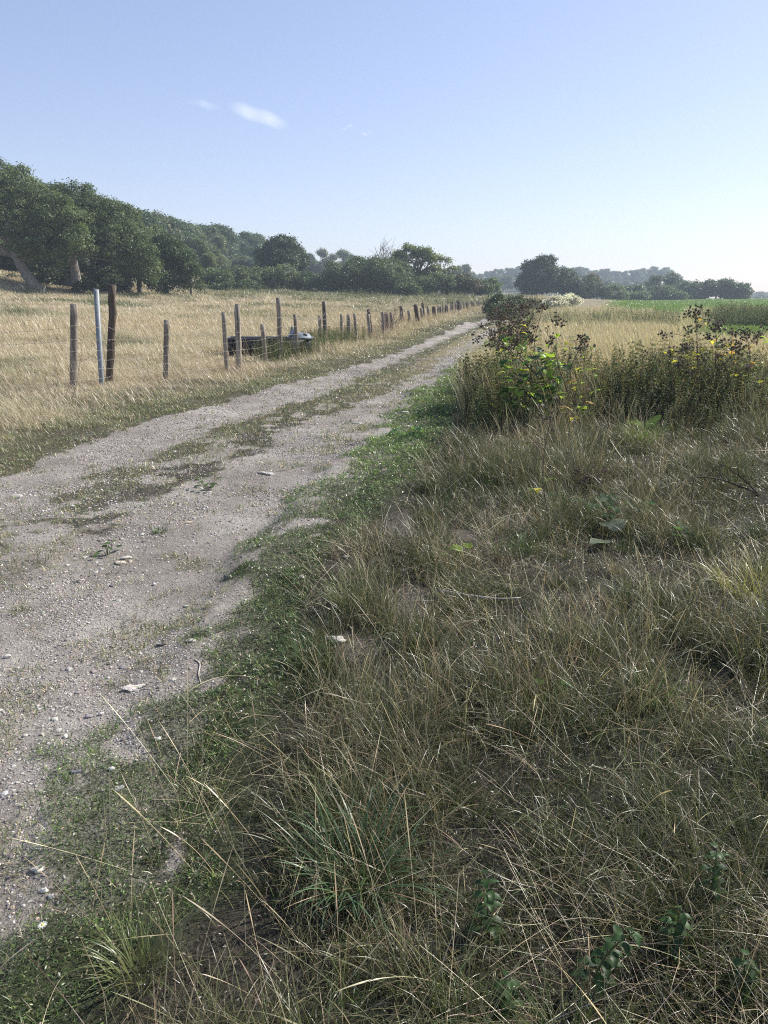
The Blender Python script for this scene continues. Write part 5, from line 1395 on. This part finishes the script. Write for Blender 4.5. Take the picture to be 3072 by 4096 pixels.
# hawthorn beside the path and pale flowering mound
def near_bushes():
    for i, (px, top, Y, w_, c, lab, hi, hf, lf) in enumerate([(1985, 1160, 62, 95, (.05, .075, .032), 'hawthorn bush overhanging the end of the track', (.2, .2, .16), .15, .08),
                                   (2060, 1172, 58, 110, (.05, .072, .034), 'lower hawthorn bush right of the first one', (.2, .2, .16), .15, .08), (2015, 1195, 50, 80, (.045, .07, .03), 'bramble bush in front of the hawthorns', (.16, .16, .1), .1, .07),
                                   (2125, 1180, 60, 90, (.13, .12, .075), 'grey brown scrub right of the hawthorns', (.25, .22, .16), .3, .08),
                                   (2270, 1163, 75, 130, (.48, .45, .38), 'mound of pale fluffy seed heads before the dark trees', (.12, .14, .07), .12, .10),
                                   (2215, 1178, 72, 80, (.50, .46, .38), 'smaller pale seeding mound beside the larger one', (.12, .14, .07), .25, .09)]):
        x = wpos(px, Y); z = gz(x, Y); h = P(px, top, Y).z - z; rx = px2m(w_, Y) / 2
        r = np.random.default_rng(200 + i); lo = lobes_auto(r, rx, rx * 1.4, .25, h - .4, 11, .5)
        make_tree('hawthorn_bush' if i < 2 else 'seeding_bush' if i > 3 else 'scrub_bush', (x, Y, z - .1), h, lo, lab, 'bush', leaf=lf, per=9, col=c, trunk=.05, seed=200 + i, split=.2, ntw=3, hi=hi, hif=hf)
near_bushes()

# hillside wood on the left and far hazy ridge: copies of a few prototypes
def proto(seed, h, rx, col, nl, rl, per=1.6, leaf=.3):
    r = np.random.default_rng(seed)
    lo = lobes_auto(r, rx, rx, h * .25, h - rl * .8, nl, rl) + [(0, 0, h - rl, rl)]
    return make_tree('wood_tree', (0, 0, 0), h, lo, 'x', 'tree', leaf=leaf, per=per, col=col, trunk=.3, seed=seed, ntw=0, barkc=(.17, .15, .13))
def copy_tree(o):
    c = o.copy(); COL.objects.link(c)
    for ch in o.children:
        d = ch.copy(); d.parent = c; COL.objects.link(d)
    return c
PR = [proto(300, 13, 5.0, (.058, .088, .034), 13, 2.2), proto(301, 13, 4.4, (.082, .105, .040), 12, 2.0), proto(302, 13, 5.4, (.045, .070, .030), 14, 2.3), proto(303, 13, 4.0, (.095, .118, .05), 11, 1.9),
      proto(304, 13, 4.8, (.055, .090, .042), 13, 2.0), proto(305, 13, 5.0, (.075, .085, .036), 12, 1.7), proto(306, 13, 4.2, (.10, .115, .06), 10, 1.6), proto(307, 13, 5.2, (.04, .062, .028), 15, 1.8)]
used = [False] * len(PR)
def put(px, top, Y, hmul=1.0, k=None, lab='', group='', name=None, h=None):
    k = int(rng.integers(0, len(PR))) if k is None else k
    o = PR[k] if not used[k] else copy_tree(PR[k]); used[k] = True
    x = wpos(px, Y); z = gz(x, Y); hh = P(px, top, Y).z - z if h is None else h
    if hh < 3: hh = 3
    s = hh / 13.0; sw = max(s, .55) * hmul
    o.location = (x, Y, z - .2); o.scale = (sw, sw, s); o.rotation_euler.z = rng.uniform(0, 6.28)
    o['label'] = lab; o['group'] = group
    if name: o.name = name
    return o
SIL = [(440, 850, 125), (475, 838, 132), (520, 845, 140), (562, 826, 145), (605, 842, 150), (654, 847, 160), (700, 862, 165), (728, 876, 170), (775, 892, 178), (833, 895, 190), (880, 893, 196), (905, 905, 205), (940, 935, 212), (1000, 925, 220), (1040, 930, 228), (930, 925, 235), (1060, 955, 240)]
for px, top, Y in SIL:
    put(px, top, Y, 1.05, lab='tall tree on the skyline of the wooded hill on the left', group='skyline trees of the left wood')
for i in range(52):
    Y = rng.uniform(112, 215); t = (Y - 110) / 105
    px = rng.uniform(420 + 250 * t, 700 + 420 * t)
    sk = np.interp(px, [440, 560, 654, 728, 833, 905, 1000, 1100], [850, 826, 847, 876, 895, 905, 925, 975])
    put(px, sk + rng.uniform(25, 130), Y, 1.0, lab='tree in the wood on the left hillside', group='trees of the left hillside wood')
for px, top, Y in [(1200, 985, 250), (1240, 1010, 250), (1291, 994, 262), (1335, 1015, 262), (1371, 998, 270), (1410, 1015, 275), (1450, 1040, 275), (1260, 1045, 235), (1330, 1050, 235), (1390, 1045, 240), (1180, 1030, 225), (1430, 1060, 240)]:
    put(px, top, Y, 1.05, lab='blue grey hazy tree behind the hedge right of the dark oak', group='hazy trees behind the hedge')
put(846, 1007, 128, .9, 3, lab='pale rounded tree in front of the hillside wood', group='trees of the left hillside wood')['label'] = 'pale rounded tree in front of the hillside wood'
for px, top, Y in [(1832, 1060, 300), (1858, 1054, 305), (1800, 1085, 300), (1885, 1085, 310)]:
    put(px, top, Y, .8, lab='small hazy tree seen over the right end of the hedge', group='hazy trees over the hedge end')
def ridge_top(px): return np.interp(px, [1880, 1960, 2060, 2130, 2260, 2300, 2360, 2430, 2520, 2600, 2650, 2680, 2720, 2800, 2860], [1092, 1080, 1068, 1062, 1062, 1066, 1076, 1078, 1072, 1064, 1066, 1082, 1108, 1128, 1150])
FARG = 'trees of the far hazy ridge'
px = 1890
while px < 2760:
    put(px, ridge_top(px) + rng.uniform(-6, 12), rng.uniform(500, 560), 1.15, lab='tree on the skyline of the far blue ridge', group='skyline trees of the far ridge'); px += rng.uniform(17, 30)
for i in range(60):
    q = rng.uniform(1900, 2700); put(q, ridge_top(q) + rng.uniform(18, 75), rng.uniform(360, 490), 1.1, lab='hazy tree on the slope of the far blue ridge', group=FARG)
px = 2950
while px < 3250:
    put(px, 1166 + rng.uniform(-4, 5), rng.uniform(560, 640), 1.5, lab='tree of the low hazy wood at the right edge', group='trees of the low right wood', h=None); px += rng.uniform(12, 20)
for i in range(14):
    put(rng.uniform(2960, 3200), 1178 + rng.uniform(-2, 8), rng.uniform(420, 520), 1.3, lab='tree of the low hazy wood at the right edge', group='trees of the low right wood')

# fallen dead branches under the left trees
def fallen(px, py, pts, r0, c, lab):
    g = G(px, py); Y = 74.5; x = wpos(px, Y); z = gz(x, Y)
    root = empty('fallen_branch', (x, Y, z)); tag(root, lab, 'branch'); mb = MB()
    for q in pts:
        ps = [Vector(((a - px) / F * Y, rng.normal(0, .1), (py - b) / F * Y)) for a, b in q]; sp = spline(ps, 10)
        tube(mb, sp, np.linspace(r0, r0 * .35, len(sp)), 6, c, rough=.12)
    mb.build('branch', M_bark, root)
PB = (.62, .56, .46)
fallen(95, 1152, [[(118, 1158), (95, 1145), (97, 1135), (78, 1128)], [(64, 1150), (85, 1149), (98, 1146)]], .09, PB, 'pale forked dead branch left of the leaning trunk')
fallen(172, 1150, [[(160, 1148), (175, 1152), (183, 1124)], [(172, 1148), (168, 1130)], [(176, 1140), (185, 1120)]], .08, PB, 'pale dead branch at the foot of the leaning trunk')
fallen(220, 1130, [[(205, 1128), (225, 1130), (250, 1133)]], .22, (.34, .31, .27), 'grey fallen log between the two trunks')

# ---------------------------------------------------------------- thin cirrus
def cloud():
    m, N, L = new_mat('cirrus')
    o = N.new('ShaderNodeOutputMaterial'); tc = N.new('ShaderNodeTexCoord'); mp = N.new('ShaderNodeMapping'); mp.inputs['Scale'].default_value = (1.0, 1.0, 1)
    nz = N.new('ShaderNodeTexNoise'); nz.inputs['Scale'].default_value = 17; nz.inputs['Detail'].default_value = 10; nz.inputs['Roughness'].default_value = .74; nz.inputs['Distortion'].default_value = 1.4
    at_ = N.new('ShaderNodeAttribute'); at_.attribute_name = 'Col'
    L.new(tc.outputs['UV'], mp.inputs[0]); L.new(at_.outputs['Vector'], nz.inputs['Vector'])
    a2 = N.new('ShaderNodeAttribute'); a2.attribute_name = 'dens'
    ad = N.new('ShaderNodeMath'); ad.operation = 'ADD'; L.new(nz.outputs[0], ad.inputs[0]); L.new(a2.outputs['Fac'], ad.inputs[1])
    rm = N.new('ShaderNodeMapRange'); rm.inputs[1].default_value = 1.12; rm.inputs[2].default_value = 1.8; rm.inputs[3].default_value = 0; rm.inputs[4].default_value = .40
    L.new(ad.outputs[0], rm.inputs[0])
    d = N.new('ShaderNodeBsdfDiffuse'); d.inputs[0].default_value = (.9, .9, .9, 1); t = N.new('ShaderNodeBsdfTranslucent'); t.inputs[0].default_value = (.9, .9, .9, 1)
    ds = N.new('ShaderNodeMixShader'); ds.inputs[0].default_value = .85; L.new(d.outputs[0], ds.inputs[1]); L.new(t.outputs[0], ds.inputs[2])
    tr = N.new('ShaderNodeBsdfTransparent'); mx = N.new('ShaderNodeMixShader')
    L.new(rm.outputs[0], mx.inputs[0]); L.new(tr.outputs[0], mx.inputs[1]); L.new(ds.outputs[0], mx.inputs[2]); L.new(mx.outputs[0], o.inputs[0])
    m.use_transparent_shadow = True if hasattr(m, 'use_transparent_shadow') else None
    def wisp(cx, cy, wx, wy, rot, lab, seed, gain=1.0):
        Y = 6000; n = 60; k = 24; V = []; D = []; Cc = []
        c, s = math.cos(rot), math.sin(rot)
        for j in range(k + 1):
            for i in range(n + 1):
                u = i / n * 2 - 1; v = j / k * 2 - 1
                px = cx + (u * wx * c - v * wy * s); py = cy + (u * wx * s + v * wy * c)
                ra = ray(px, py); tt = 1500.0 / ra[2]; D_ = 0; V.append((ra[0] * tt, ra[1] * tt, 1500.0 + CH + 6 * math.sin(u * 9 + seed)))
                D.append(max(0, (1 - u * u)) ** .6 * max(0, 1 - v * v) ** .8 * gain); Cc.append((u * 2.2 * wx / 150 + seed, v * 1.1 * wy / 40, seed))
        Q = [[j * (n + 1) + i, j * (n + 1) + i + 1, (j + 1) * (n + 1) + i + 1, (j + 1) * (n + 1) + i] for j in range(k) for i in range(n)]
        mb = MB().add(V, Q, None, Cc); o = mb.build('cirrus_cloud', m)
        a = o.data.attributes.new('dens', 'FLOAT', 'POINT'); a.data.foreach_set('value', np.array(D, np.float32))
        tag(o, lab, 'cloud'); return o
    wisp(1035, 462, 165, 46, .33, 'brightest streak of thin white cloud in the blue sky', 0, 1.1)
    wisp(820, 418, 120, 34, .22, 'very faint cloud wisp left of the brightest streak', 3, .80)
    wisp(1465, 535, 40, 14, -.25, 'tiny white cloud fleck right of the streak', 5, .85)
    wisp(1390, 508, 50, 16, -.4, 'faint small cloud wisp above the tiny fleck', 7, .78)
cloud()

# ---------------------------------------------------------------- haze
hz = MB(); box(hz, (-900, -75, -12), (900, 760, 40), (1, 1, 1))
mh, N, L = new_mat('haze')
o = N.new('ShaderNodeOutputMaterial'); v = N.new('ShaderNodeVolumePrincipled')
v.inputs['Color'].default_value = (.78, .90, 1.0, 1); v.inputs['Density'].default_value = .00075; v.inputs['Anisotropy'].default_value = .2
L.new(v.outputs[0], o.inputs['Volume'])
h_ = hz.build('haze', mh); h_['kind'] = 'stuff'
